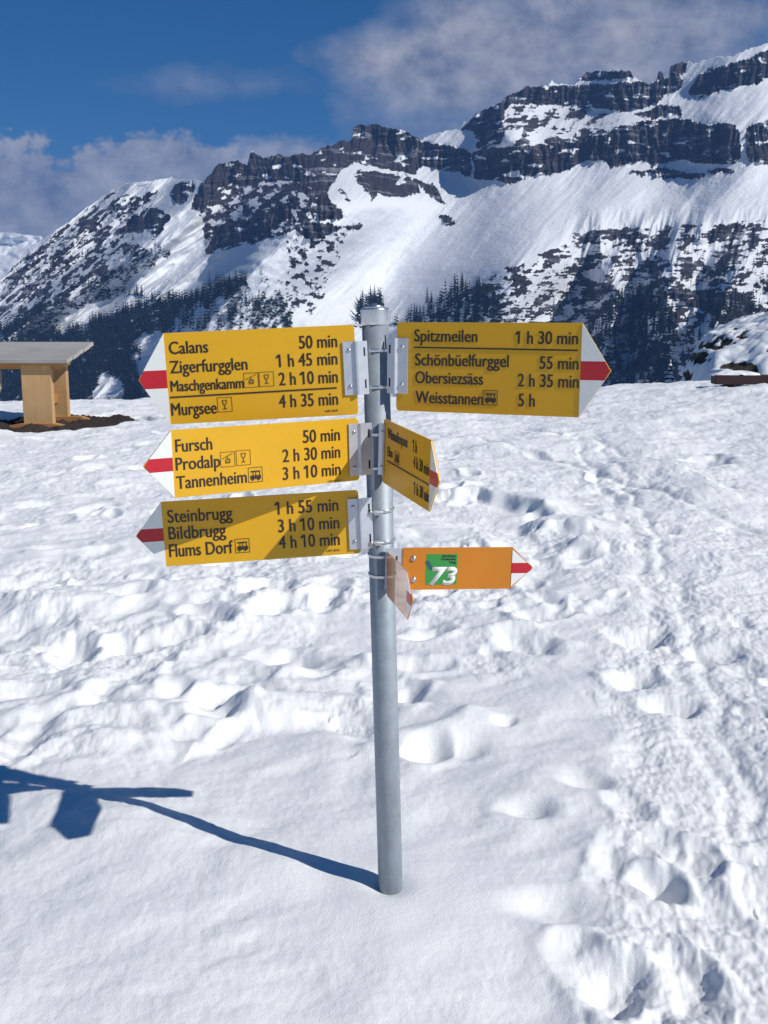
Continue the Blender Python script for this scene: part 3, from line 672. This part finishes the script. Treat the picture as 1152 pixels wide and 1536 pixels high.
# ------------------------------------------------------------------ snow bank with bare heather patches, right edge
def build_bank():
    nx, ny = 420, 420
    X, Y = np.meshgrid(np.linspace(6.2, 24, nx), np.linspace(17.5, 42, ny))
    px, py, f = project(X, Y, np.full(X.shape, 1.2))
    t = X - .303 * (Y + 2.29)
    Z = -2.2 + 3.35 * sstep(-1.1, .6, t + .35 * fbm(X * .5, Y * .5, 3, 400)) + .40 * np.maximum(t, 0) - .22 * np.maximum(t - 2.2, 0)
    Z -= 1.0 * sstep(25, 17.5, Y)
    Z += .18 * fbm(X * .4, Y * .4, 4, 402) + .05 * billow(X * 1.5, Y * 1.5, 3, 405)
    bx_, by_, _ = project(X, Y, Z)
    wx = 16 * fbm(X * .9, Y * .9, 4, 410, .6); wy = 8 * fbm(X * .9, Y * .9, 4, 411, .6); rock = np.zeros(X.shape)
    for cx_, cy_, rx, ry in ((1042, 534, 20, 8), (1062, 516, 24, 6), (1088, 508, 18, 5), (1122, 548, 34, 9), (1145, 556, 26, 8), (1025, 562, 12, 9), (1095, 497, 10, 3), (1118, 500, 12, 3), (1210, 520, 50, 9)):
        rock = np.maximum(rock, 1 - sstep(.7, 1.25, np.hypot((bx_ + wx - cx_) / rx, (by_ + wy - cy_) / ry)))
    Z += rock * (.05 * fbm(X * 3, Y * 3, 3, 415) - .05)
    Z -= 4 * sstep(34, 42, Y) + 3 * sstep(20, 17.5, Y)
    o = bpy.data.objects.new('snow_bank', grid_mesh('snow_bank', np.stack([X, Y, Z], -1), MT['bank'], {'rock': rock})); put(o); tag(o, kind='structure')
def m_bank():
    m, N, L, b = mat_new('snow_with_bare_heather')
    n = tex_noise(N, L, 5, 6, .7); n2 = tex_noise(N, L, 9, 4, .7)
    a = N.new('ShaderNodeMath'); a.operation = 'MULTIPLY_ADD'; L.new(n2, a.inputs[0]); a.inputs[1].default_value = .8; a.inputs[2].default_value = -.4
    s = N.new('ShaderNodeMath'); s.operation = 'ADD'; L.new(attr(N, 'rock'), s.inputs[0]); L.new(a.outputs[0], s.inputs[1])
    L.new(mixc(N, L, ramp(N, L, s.outputs[0], [(.45, (0, 0, 0)), (.58, (1, 1, 1))]), (.83, .85, .88), mixc(N, L, n, (.010, .010, .008), (.06, .045, .03))), b.inputs['Base Color'])
    b.inputs['Roughness'].default_value = .8; bump(N, L, n2, .4, .03, b); return m
MT['bank'] = m_bank()
build_bank()

# ------------------------------------------------------------------ signpost
def rect(x0, x1, y0, y1): return [(x0, y0), (x1, y0), (x1, y1), (x0, y1)]
def text_mesh(body, mat, left, baseline, width, cap, offset=0.0, shear=0.0, thick=.0006):
    """a line of condensed lettering: width and cap height are in metres on the plate"""
    cu = bpy.data.curves.new('lettering', 'FONT'); cu.body = body; cu.size = 1; cu.offset = offset; cu.shear = shear; cu.resolution_u = 4
    o = bpy.data.objects.new('lettering', cu); COL.objects.link(o)
    me = bpy.data.meshes.new_from_object(o.evaluated_get(bpy.context.evaluated_depsgraph_get()))
    bpy.data.objects.remove(o); bpy.data.curves.remove(cu)
    n = len(me.vertices); co = np.zeros(n * 3, np.float32); me.vertices.foreach_get('co', co); co = co.reshape(-1, 3)
    x0, x1 = co[:, 0].min(), co[:, 0].max()
    co[:, 0] = left + (co[:, 0] - x0) * width / (x1 - x0); co[:, 1] = baseline + co[:, 1] * cap / CAPH; co[:, 2] = 0
    me.vertices.foreach_set('co', co.reshape(-1))
    flags = []
    for i, ch in enumerate(body):
        if ch != '1' or cap < .01: continue
        cu = bpy.data.curves.new('lettering', 'FONT'); cu.body = body[:i + 1]; cu.size = 1; oo = bpy.data.objects.new('lettering', cu); COL.objects.link(oo)
        mm = bpy.data.meshes.new_from_object(oo.evaluated_get(bpy.context.evaluated_depsgraph_get())); xm = max(v.co.x for v in mm.vertices)
        bpy.data.objects.remove(oo); bpy.data.curves.remove(cu); bpy.data.meshes.remove(mm)
        flags.append(left + (xm - x0) * width / (x1 - x0))
    bm = bmesh.new(); bm.from_mesh(me)
    for xf in flags:
        w = cap * .11; q = [bm.verts.new((xf - w + a * cap, baseline + b * cap, 0)) for a, b in ((.0, .80), (.0, 1.0), (-.04, 1.0), (-.22, .84), (-.22, .70))]; bm.faces.new(q[::-1])
    g = bmesh.ops.extrude_face_region(bm, geom=list(bm.faces))
    bmesh.ops.translate(bm, vec=(0, 0, thick), verts=[v for v in g['geom'] if isinstance(v, bmesh.types.BMVert)])
    bmesh.ops.recalc_face_normals(bm, faces=list(bm.faces)); bm.to_mesh(me); bm.free()
    me.materials.clear(); me.materials.append(mat); return me
def cap_height():
    cu = bpy.data.curves.new('lettering', 'FONT'); cu.body = 'H'; cu.size = 1
    o = bpy.data.objects.new('lettering', cu); COL.objects.link(o)
    me = bpy.data.meshes.new_from_object(o.evaluated_get(bpy.context.evaluated_depsgraph_get())); h = max(v.co.y for v in me.vertices)
    bpy.data.objects.remove(o); bpy.data.meshes.remove(me); return h
CAPH = cap_height()

post = empty('signpost', (.0166, 0, 0))
tag(post, 'galvanised steel hiking signpost carrying yellow and orange direction signs, standing in deep snow', 'signpost')
PL = Vector((-.0375, 0, 1.42)); lean = PL.to_track_quat('Z', 'Y').to_matrix().to_4x4()
def pole_x(z): return -.0375 * z / 1.42                        # relative to the foot
MB().lathe([(.030, -.5), (.030, 1.384)], 48).build('pole', MT['zinc'], post, lean)
MB().lathe([(.0305, 1.380), (.0322, 1.381), (.0328, 1.386), (.0328, 1.414)], 48, caps=False).lathe([(.0328, 1.414), (.0322, 1.4162), (.0300, 1.4175)], 48, caps=False).lathe([(.0300, 1.4175), (.0012, 1.4285)], 48).build('cap', MT['cap'], post, lean)

class Sign:
    """plate frame: x runs along the plate to the right, y up, z out of the printed face"""
    def __init__(s, m, yaw, tilt, side):
        y = R(yaw); t = R(tilt)
        u = Vector((math.cos(y), math.sin(y), 0)); n = Vector((math.sin(y), -math.cos(y), 0)); v = Vector((0, 0, 1))
        a = u * math.cos(t) + v * math.sin(t); b = v * math.cos(t) - u * math.sin(t)
        s.o = Vector(m); s.a, s.b, s.n, s.side = a, b, n, side
        s.M = Matrix(((a.x, b.x, n.x, m[0] - post.location.x), (a.y, b.y, n.y, m[1]), (a.z, b.z, n.z, m[2]), (0, 0, 0, 1)))
    def at(s, x, y):                                            # photo measurement -> plate coordinates
        d = Vector(ray(x, y)); c = Vector(CAM); t = (s.o - c).dot(s.n) / d.dot(s.n); p = c + d * t - s.o
        return p.dot(s.a), p.dot(s.b)
def plate(sg, L, H, tip, label, mat, inset=.0, stripe=.2, corner=.008):
    """arrow plate: body of length L, height H, pointed end of length tip on the far side"""
    k = -1 if sg.side == 'R' else 1
    def arc(cx, cy, a0, a1): return [(cx + corner * math.cos(R(a)), cy + corner * math.sin(R(a))) for a in np.linspace(a0, a1, 6)]
    h = H / 2; xb = L; xt = L + tip; sb = tip * stripe
    hs = h * stripe * 1.0
    xs = xt - hs / h * tip
    out = [(xb, -h), (xs, -hs * 1.0), (xt - .004, -.006), (xt, 0), (xt - .004, .006), (xs, hs), (xb, h)] + arc(corner, h - corner, 90, 180) + arc(corner, -h + corner, 180, 270)
    def flip(p): return [(k * x, y) for x, y in p] if k == 1 else [(k * x, y) for x, y in p][::-1]
    o = MB().prism(flip(out), -.0032, 0).build('direction_sign', mat, post, sg.M, bevel=.0005); tag(o, label)
    g = .0012
    up = [(xb, hs), (xs - inset, hs), (xb, h - .001 - inset * 2)]; dn = [(xb, -h + .001 + inset * 2), (xs - inset, -hs), (xb, -hs)]
    m = MB(); m.prism(flip(up), -.0005, g); m.prism(flip(dn), -.0005, g); m.build('arrow_tip', MT['white'], o)
    MB().prism(flip([(xb, -hs), (xs - .0008, -hs), (xt - .0055, -.005), (xt - .0018, 0), (xt - .0055, .005), (xs - .0008, hs), (xb, hs)]), -.0005, g).build('arrow_stripe', MT['red'], o)
    return o
def write(sg, o, name, body, lx, ly, rx, ry, cap, mat='black', offset=0.0, shear=0, bold=.0013):
    x0, y0 = sg.at(lx, ly); x1, y1 = sg.at(rx, ry)
    c0 = sg.at(lx, ly - cap)
    me = text_mesh(body, MT[mat], 0, 0, math.hypot(x1 - x0, y1 - y0), c0[1] - y0, offset, shear)
    if bold and cap > 10:                                       # heavier strokes: the outline twice, a hair apart
        bm = bmesh.new(); bm.from_mesh(me); vs = list(bm.verts)
        d = bmesh.ops.duplicate(bm, geom=list(bm.verts) + list(bm.edges) + list(bm.faces))
        bmesh.ops.translate(bm, vec=(bold, 0, .00005), verts=[v for v in d['geom'] if isinstance(v, bmesh.types.BMVert)])
        bm.to_mesh(me); bm.free()
    q = bpy.data.objects.new(name, me); q.location = (x0, (y0 + y1) / 2, .0003); put(q, o); return q
def stroke(m, pts, w, z=.0009):
    for (x0, y0), (x1, y1) in zip(pts[:-1], pts[1:]):
        d = Vector((x1 - x0, y1 - y0)); 
        if d.length < 1e-6: continue
        n = Vector((-d.y, d.x)).normalized() * w / 2; e = d.normalized() * w * .3
        m.prism([(x0 - e.x - n.x, y0 - e.y - n.y), (x1 + e.x - n.x, y1 + e.y - n.y), (x1 + e.x + n.x, y1 + e.y + n.y), (x0 - e.x + n.x, y0 - e.y + n.y)], -.0004, z)
def pictogram(sg, o, kind, px, py, s=.0315):
    cx, cy = sg.at(px, py); h = s / 2; m = MB()
    for a, b in (((-h, -h), (h, -h)), ((h, -h), (h, h)), ((h, h), (-h, h)), ((-h, h), (-h, -h))): stroke(m, [a, b], .0009, .0006)
    k = s / 100.0
    def P(*pts): return [((x - 50) * k, (y - 50) * k) for x, y in pts]
    if kind == 'glass':
        stroke(m, P((35, 80), (38, 60), (44, 50), (50, 47), (56, 50), (62, 60), (65, 80)), .0016); stroke(m, P((35, 80), (65, 80)), .0012); stroke(m, P((50, 47), (50, 22)), .0017); stroke(m, P((39, 21), (61, 21)), .0019)
    elif kind == 'cable':
        stroke(m, P((14, 56), (84, 88)), .0014); stroke(m, P((48, 70), (48, 52)), .0014); stroke(m, P((36, 46), (42, 52), (58, 52), (64, 46)), .0022); stroke(m, P((36, 46), (36, 28), (64, 28), (64, 46)), .0022)
        m.prism(P((34, 24), (66, 24), (66, 36), (34, 36)), -.0004, .001)
    else:
        m.prism(P((16, 70), (86, 70), (86, 78), (16, 78)), -.0004, .001)
        for x in (34, 54, 80): stroke(m, P((x, 72), (x, 46)), .0013)
        m.prism(P((14, 22), (90, 22), (90, 46), (14, 46)), -.0004, .001)
        for x in (30, 72): m.prism([((x - 50 + 9 * math.cos(a)) * k, (20 - 50 + 9 * math.sin(a)) * k) for a in np.linspace(0, 6.283, 12, endpoint=False)], -.0004, .0013)
    q = m.build('pictogram', MT['black' if kind == 'bus' else 'brown'], o); q.location = (cx, cy, .0003); return q
def rule(sg, o, x0, y0, x1, y1, w=.0032):
    a = sg.at(x0, y0); b = sg.at(x1, y1); m = MB(); stroke(m, [a, b], w); q = m.build('divider_line', MT['black'], o); q.location = (0, 0, .0003)

def bracket(sg, hgt, x_in, x_out, pole_gap, yc=0.0, slots=2):
    """folded aluminium angle: one leaf on the plate, one leaf to the pole, two slots for the clamp bands"""
    k = 1 if sg.side == 'R' else -1
    prof = [(-x_in, .0015), (-.004, .0015), (.000, .0080), (.004, .0080), (.0065, .0035), (x_out, .0010 - pole_gap)]
    th = .0028; n = len(prof); m = MB()
    pts = [(k * x, z) for x, z in prof]; pts2 = [(k * x, z + th) for x, z in prof]
    h = hgt / 2; v = []
    for y in (yc - h, yc + h): v += [(x, y, z) for x, z in pts] + [(x, y, z) for x, z in pts2]
    f = []
    for i in range(n - 1):
        f += [(i, i + 1, 2 * n + i + 1, 2 * n + i), (n + i + 1, n + i, 3 * n + i, 3 * n + i + 1), (i + 1, i, n + i, n + i + 1), (2 * n + i, 2 * n + i + 1, 3 * n + i + 1, 3 * n + i)]
    f += [(0, 2 * n, 3 * n, n), (n - 1, 2 * n - 1, 4 * n - 1, 3 * n - 1)]
    if k == -1: f = [q[::-1] for q in f]
    m.add(v, f)
    bm = bmesh.new(); me = m.mesh('bracket', MT['alu']); bm.from_mesh(me); bmesh.ops.recalc_face_normals(bm, faces=list(bm.faces)); bm.to_mesh(me); bm.free()
    o = bpy.data.objects.new('bracket', me); o.matrix_local = sg.M; put(o, post)
    for y in (yc - h * .68, yc + h * .68):
        b = MB().lathe([(.0044, 0), (.0044, .0012), (.0030, .0030), (.0006, .0034)], 14, Matrix.Translation((-k * x_in * .52, y, .0015 + th))).build('bolt', MT['bolt'], o)
    for y in (yc - h * .60, yc + h * .60):
        x0 = x_out - .0075; zz = .0035 + (.0010 - pole_gap - .0035) * (x0 - .0065) / (x_out - .0065) + th
        MB().box(*sorted((k * (x0 - .0022), k * (x0 + .0022))), y - .0095, y + .0095, zz - .001, zz + .0005).build('slot', MT['slot'], o)
    return o

SG = {}
SG['a'] = Sign((-.062, -.036, 1.281), 5.5, 2.6, 'R'); s = SG['a']
o = plate(s, .417, .199, .062, 'yellow sign listing Calans, Zigerfurgglen, Maschgenkamm and Murgsee, topmost on the left', MT['yellow'])
for nm, lx, ly, rx, ry, c in (('Calans', 254, 531.2, 312, 528.7, 18.5), ('Zigerfurgglen', 255.5, 559.7, 371, 554.7, 18.5), ('Maschgenkamm', 256.5, 587.4, 365.5, 582, 16.3), ('Murgsee', 257.6, 623.4, 325, 620, 18.5)): write(s, o, 'place_name', nm, lx, ly, rx, ry, c)
for nm, lx, ly, rx, ry in (('50 min', 449, 523.4, 505.3, 520), ('1 h 45 min', 418.8, 550.4, 505.7, 546.9), ('2 h 10 min', 418.8, 577.8, 506.4, 574), ('4 h 35 min', 419, 611, 506.7, 607.4)): write(s, o, 'walking_time', nm, lx, ly, rx, ry, 19)
rule(s, o, 255.8, 596, 504.6, 581.7); pictogram(s, o, 'cable', 377, 570); pictogram(s, o, 'glass', 400, 568.5); pictogram(s, o, 'glass', 337.4, 606.7)
write(s, o, 'print_code', '6.2011 05.09', 488, 618, 507, 617, 3, 'brown', .002)

SG['b'] = Sign((-.057, -.036, 1.103), 28, 1.16, 'R'); s = SG['b']
o = plate(s, .430, .1415, .061, 'yellow sign listing Fursch, Prodalp and Tannenheim, in the middle on the left', MT['yellow'])
for nm, lx, ly, rx, ry, c in (('Fursch', 263.3, 678, 317.8, 674.4, 19), ('Prodalp', 263.7, 704.7, 329.9, 701, 19), ('Tannenheim', 264.7, 731.7, 369.7, 725.7, 19)): write(s, o, 'place_name', nm, lx, ly, rx, ry, c)
for nm, lx, ly, rx, ry in (('50 min', 454.4, 663.8, 509.2, 661), ('2 h 30 min', 423.8, 691.9, 509.6, 687.6), ('3 h 10 min', 424.2, 718.6, 510.3, 713.6)): write(s, o, 'walking_time', nm, lx, ly, rx, ry, 19)
pictogram(s, o, 'cable', 341.6, 688.9); pictogram(s, o, 'glass', 365, 686.4); pictogram(s, o, 'bus', 383, 712); write(s, o, 'print_code', '6.2011 05.09', 491.5, 723.5, 510.3, 722, 3, 'brown', .002)

SG['c'] = Sign((-.056, -.036, .936), 7, 2.45, 'R'); s = SG['c']
o = plate(s, .442, .148, .061, 'yellow sign listing Steinbrugg, Bildbrugg and Flums Dorf, lowest on the left', MT['yellow'])
for nm, lx, ly, rx, ry, c in (('Steinbrugg', 251.6, 783.7, 348.4, 779, 19), ('Bildbrugg', 253.3, 809, 338.8, 804.3, 19), ('Flums Dorf', 254.4, 835.3, 349.4, 829.6, 19)): write(s, o, 'place_name', nm, lx, ly, rx, ry, c)
for nm, lx, ly, rx, ry in (('1 h 55 min', 416.7, 770.9, 507, 767), ('3 h 10 min', 417.8, 798, 508.5, 793), ('4 h 10 min', 418.5, 822.8, 509.2, 817.9)): write(s, o, 'walking_time', nm, lx, ly, rx, ry, 19)
pictogram(s, o, 'bus', 363.7, 818.4); write(s, o, 'print_code', '6.2011 05.09', 489.6, 827.5, 509.2, 826.5, 3, 'brown', .002)

SG['d'] = Sign((.028, -.036, 1.288), -22, -.48, 'L'); s = SG['d']
o = plate(s, .411, .195, .063, 'yellow sign listing Spitzmeilen, Schönbüelfurggel, Obersiezsäss and Weisstannen, pointing right', MT['yellow'])
for nm, lx, ly, rx, ry, c in (('Spitzmeilen', 621.2, 512.5, 715.3, 512.8, 17.8), ('Schönbüelfurggel', 622.5, 548, 762.2, 551, 17.8), ('Obersiezsäss', 622.8, 574.7, 723.8, 577.2, 17.8), ('Weisstannen', 623, 605, 723.8, 606.9, 18)): write(s, o, 'place_name', nm, lx, ly, rx, ry, c)
for nm, lx, ly, rx, ry in (('1 h 30 min', 776.6, 515.6, 866, 516.9), ('55 min', 809, 553, 866.6, 555), ('2 h 35 min', 776.3, 579.7, 866.9, 581.9), ('5 h', 777.2, 609.7, 801.3, 609.9)): write(s, o, 'walking_time', nm, lx, ly, rx, ry, 19)
rule(s, o, 621.6, 521, 866, 525.6); pictogram(s, o, 'bus', 735.3, 596.7)

SG['e'] = Sign((-.002, -.036, 1.100), -70.5, -4.45, 'L'); s = SG['e']
o = plate(s, .285, .146, .045, 'yellow sign listing Wissmilenpass and Elm, pointing towards the viewer', MT['yellow'])
for nm, lx, ly, rx, ry, c in (('Wissmilenpass', 581.4, 656.5, 611, 672, 15.5), ('Elm', 581.4, 683.5, 588.5, 687, 14)): write(s, o, 'place_name', nm, lx, ly, rx, ry, c)
for nm, lx, ly, rx, ry in (('1 h', 620, 677.3, 625, 680), ('4 h 20 min', 620, 701, 643.5, 714), ('1 h 30 min', 621.5, 741, 643.9, 754.5)): write(s, o, 'walking_time', nm, lx, ly, rx, ry, 18)
rule(s, o, 581.4, 691.4, 643.3, 727.3); pictogram(s, o, 'bus', 595.5, 687, .026)

SG['f'] = Sign((.043, -.036, .825), 10, -1.8, 'L'); s = SG['f']
o = plate(s, .262, .100, .052, 'orange route sign with a green field and number 73, pointing right', MT['orange'], .0022, corner=.002, stripe=.25)
x0, y0 = s.at(638, 877); x1, y1 = s.at(686.5, 831)
fd = MB().prism(rect(x0, x1, y0, y1), -.0003, .0006).build('route_field', MT['green'], o)
for body, lx, ly, rx, c in (('Sardona', 663.4, 835.4, 683.6, 3.4), ('Welterbe', 661.2, 840.2, 683.6, 3.4), ('Weg', 673.4, 845, 683.6, 3.4)):
    q = write(s, o, 'route_name', body, lx, ly, rx, ly - .2, c, 'black', .012); q.location.z = .0008
q = write(s, o, 'route_number', '73', 643.0, 876.3, 684.7, 876.0, 24.6, 'lettwhite', .035, .22, 0); q.location.z = .0008
m = MB(); a = s.at(641.2, 843); b = s.at(646.6, 852.6); stroke(m, [a, b], .0085, .0012); m.build('route_tag', MT['teal'], o)
for py in (837.5, 869.3):
    bx, by = s.at(620.3, py); MB().lathe([(.0072, 0), (.0072, .0012), (.0062, .0014), (.0056, .0036), (.0036, .0056), (.0008, .0062)], 18, Matrix.Translation((bx, by, .0))).build('bolt', MT['bolt'], o)

SG['g'] = Sign((.007, -.052, .817), -78, 0, 'L'); s = SG['g']
o = plate(s, .200, .1035, .045, 'orange route sign seen almost edge on, its face pale with reflected snow', MT['gloss'] if 'gloss' in MT else MT['orange'], corner=.002, stripe=.25)

# brackets, clamp bands
bracket(SG['a'], .118, .028, .027, .004, .004); bracket(SG['d'], .122, .028, .022, .002, .002)
bracket(SG['b'], .118, .026, .030, -.004, .000); bracket(SG['e'], .118, .012, .014, .0, .004)
bracket(SG['c'], .118, .026, .030, .004, -.004)
for sg, w0, w1, hh in ((SG['f'], -.040, .003, .096), (SG['g'], -.030, .012, .098)):
    m = MB(); m.box(w0, w1, -hh / 2, hh / 2, -.0065, -.0034)
    o = m.build('bracket', MT['alu'], post, sg.M, bevel=.0006)
    for y in (.012, -.030): MB().box(-.016, -.012, y, y + .018, -.0040, -.0028).build('slot', MT['slot'], o)
def clamp(z, ang=None, wide=.0075):
    M0 = lean @ Matrix.Translation((0, 0, z)) @ Matrix.Rotation(R(3 * math.sin(z * 40)), 4, 'Y')
    h = wide / 2
    o = MB().lathe([(.0304, -h), (.0326, -h), (.0330, -h * .7), (.0330, h * .7), (.0326, h), (.0304, h)], 40, caps=False).build('clamp_band', MT['bolt'], post, M0)
    if ang is not None:
        T = Matrix.Rotation(R(ang), 4, 'Z') @ Matrix.Translation((.036, 0, 0))
        m = MB(); m.box(-.004, .006, -.008, .008, -.006, .006, T)
        m.lathe([(.0038, -.013), (.0038, .014), (.0055, .0142), (.0055, .0175), (.003, .018)], 10, T @ Matrix.Translation((.003, 0, 0)) @ Matrix.Rotation(R(90), 4, 'X'))
        m.build('clamp_screw', MT['bolt'], o)
    return o
for z in (1.325, 1.242, 1.138, 1.058): clamp(z)
for z in (.960, .886): clamp(z, -8)
for z in (.853, .806): clamp(z, 165)

# ------------------------------------------------------------------ tilted timber table on the left
tz = .24
tb = empty('picnic_table', (TABLE[0], TABLE[1], tz)); tb.rotation_euler = (0, 0, R(-2))
tag(tb, 'sturdy timber table with a weathered grey tilted top on a bare patch in the snow', 'table')
TM = Matrix.Translation((-.07, .34, .905)) @ Matrix.Rotation(R(11.5), 4, 'X')
for k in range(5):
    y0 = -.50 + k * .202
    MB().box(-.70, .50 + .01 * (k % 2), y0, y0 + .198, -.0, .045, TM).build('tabletop_plank', MT['greywood'], tb, bevel=.004)
m = MB(); m.prism([(-.60, -.03), (.50, -.03), (.52, .0), (-.62, .0)], -.49, -.43, TM @ Matrix.Rotation(0, 4, 'X') @ Matrix(((1, 0, 0, 0), (0, 0, 1, 0), (0, 1, 0, -.002), (0, 0, 0, 1)))).build('cross_beam', MT['trim'], tb, bevel=.004)
m = MB(); m.prism([(-.45, -.09), (.36, -.09), (.50, .0), (-.60, .0)], -.40, -.33, TM @ Matrix(((1, 0, 0, 0), (0, 0, 1, 0), (0, 1, 0, -.004), (0, 0, 0, 1)))).build('cross_beam', MT['trim'], tb, bevel=.004)
MB().box(-.165, .190, -.07, .02, .02, .80).build('pedestal', MT['wood'], tb, bevel=.006)
MB().box(-.20, .155, .55, .64, .02, .93).build('pedestal', MT['wood'], tb, bevel=.006)
MB().prism([(-.36, .0), (.33, .0), (.30, .07), (.2, .095), (-.2, .095), (-.33, .07)], -.075, .075, Matrix.Translation((0, -.03, 0)) @ Matrix.Rotation(R(90), 4, 'X')).build('foot', MT['trim'], tb, bevel=.006)
MB().prism([(-.30, .0), (.47, .0), (.44, .09), (.36, .13), (-.2, .13), (-.27, .09)], -.07, .07, Matrix.Translation((-.04, .6, 0)) @ Matrix.Rotation(R(90), 4, 'X')).build('foot', MT['trim'], tb, bevel=.006)
MB().box(-.04, .04, .02, .55, .30, .42).build('stretcher', MT['trim'], tb, bevel=.004)

def build_soil():
    n = 150; X, Y = np.meshgrid(np.linspace(-1.7, 1.7, n), np.linspace(-1.4, 1.4, n))
    e = np.hypot(X / 1.15, Y / 1.02)
    gx, gy = X + TABLE[0] + .05, Y + TABLE[1] + .45
    Z = base_z(gx, gy) - .030 + .045 * fbm(gx * 4, gy * 4, 4, 500) + .022 * fbm(gx * 17, gy * 17, 2, 505) - .16 * sstep(.86, 1.12, e)
    o = bpy.data.objects.new('bare_ground', grid_mesh('bare_ground', np.stack([gx, gy, Z], -1), MT['soil'])); put(o); tag(o, kind='structure')
build_soil()

# end of a second bench just inside the left edge
bx = empty('wooden_board', (-4.575, 9.75, .30)); tag(bx, 'grey wooden board end with a clipped lower corner, at the extreme left edge', 'board')
MB().prism([(-.9, .36), (-.05, .36), (.0, .44), (.0, .66), (-.9, .66)], -.035, .035, Matrix.Rotation(R(90), 4, 'X')).build('face_board', MT['greywood'], bx, bevel=.006)
MB().box(-.5, -.4, -.03, .03, -.3, .32).build('leg', MT['wood'], bx, bevel=.004)

# ------------------------------------------------------------------ dark red bench half buried on the right
bn = empty('wooden_bench', (5.42, 13.1, .34)); bn.rotation_euler = (0, R(0), R(-7))
tag(bn, 'dark red wooden bench half buried in snow, with lumps of snow lying on its seat', 'bench')
MB().box(-.38, 2.6, -.16, .20, .30, .44).build('seat', MT['redwood'], bn, bevel=.012)
MB().box(.55, 2.6, -.30, -.165, .06, .30).build('front_board', MT['redwood'], bn, bevel=.01)
for x in (-.2, 1.2, 2.3): MB().box(x, x + .12, -.10, .14, -.4, .30).build('leg', MT['redwood'], bn, bevel=.006)
def snow_pad(name, cx, cy, cz, L, Wd, H, label, rot=0):
    n = 60; X, Y = np.meshgrid(np.linspace(-1, 1, n), np.linspace(-1, 1, 30)); e = (np.abs(X) ** 3 + np.abs(Y) ** 3) ** (1 / 3) * (1 + .12 * perlin(X * 3 + cx, Y * 2, 520))
    Z = H * np.sqrt(np.clip(1 - e ** 2, 0, 1)) * (1 + .25 * perlin(X * 2.5 + cx * 3, Y * 2, 521)) - .01
    c, s_ = math.cos(rot), math.sin(rot)
    P = np.stack([cx + X * L * c - Y * Wd * s_, cy + X * L * s_ + Y * Wd * c, cz + Z], -1)
    o = bpy.data.objects.new(name, grid_mesh(name, P, MT['snow'])); put(o); tag(o, label, 'snow', 'snow lying on the red bench')
cb, sb = math.cos(R(-7)), math.sin(R(-7))
def on_bench(x, y): return 5.42 + x * cb - y * sb, 13.1 + x * sb + y * cb
for x, L, H, lab in ((-.05, .36, .07, 'long flat snow cushion on the left end of the red bench'), (.75, .12, .09, 'small lump of snow in the middle of the red bench'), (1.35, .28, .09, 'snow cushion on the red bench at the right edge of the picture')):
    a, b = on_bench(x, .02); snow_pad('snow_cushion', a, b, .34 + .44, L, .17, H, lab, R(-7))

# ------------------------------------------------------------------ little snow-laden spruce beyond the crest
def snowy_spruce():
    rng = np.random.RandomState(77); h = 1.35
    d = ray(1006, 541); t = 30.0; p = CAM + d * t; p[2] -= h - .5
    root = empty('snowy_spruce', (p[0], p[1], p[2] - .5)); tag(root, 'small snow-laden spruce standing alone just beyond the snowy crest', 'tree')
    tr, cr = spruce(h, rng, 11, 13); tr.build('trunk', BARK, root); cr.build('crown', FOL, root)
    sn = MB()
    for t_ in range(11):
        f = t_ / 10; z = h * (.08 + .86 * f ** .92); rad = h * (.185 * (1 - f) ** .85 + .012)
        for k in range(int(16 - 8 * f)):
            a = rng.rand() * 6.28; q = rad * rng.uniform(.5, 1.0); w = rad * .35 + .02; c, s_ = math.cos(a), math.sin(a); zz = z - q * .12 + .05
            sn.add([(c * q * .3, s_ * q * .3, zz + .08), (c * q - s_ * w, s_ * q + c * w, zz - q * .18), (c * q * 1.15, s_ * q * 1.15, zz - q * .30), (c * q + s_ * w, s_ * q - c * w, zz - q * .18), (c * q * .8, s_ * q * .8, zz + .05)], [(0, 1, 4), (1, 2, 4), (2, 3, 4), (3, 0, 4), (0, 3, 2, 1)])
    sn.build('snow_load', MT['snow'], root)
snowy_spruce()

# ------------------------------------------------------------------ thin mountain air
def build_haze():
    m = bpy.data.materials.new('mountain_air'); m.use_nodes = True; nt = m.node_tree; nt.nodes.clear()
    out = nt.nodes.new('ShaderNodeOutputMaterial'); v = nt.nodes.new('ShaderNodeVolumePrincipled')
    v.inputs['Color'].default_value = (.22, .45, 1.0, 1); v.inputs['Density'].default_value = HAZE; v.inputs['Anisotropy'].default_value = 0.0
    nt.links.new(v.outputs[0], out.inputs['Volume'])
    o = MB().box(-4200, 4200, -300, 5600, -1200, 900).build('haze', m); tag(o, 'thin bluish mountain air', 'haze', kind='stuff')
HAZE = .00013
if HAZE: build_haze()
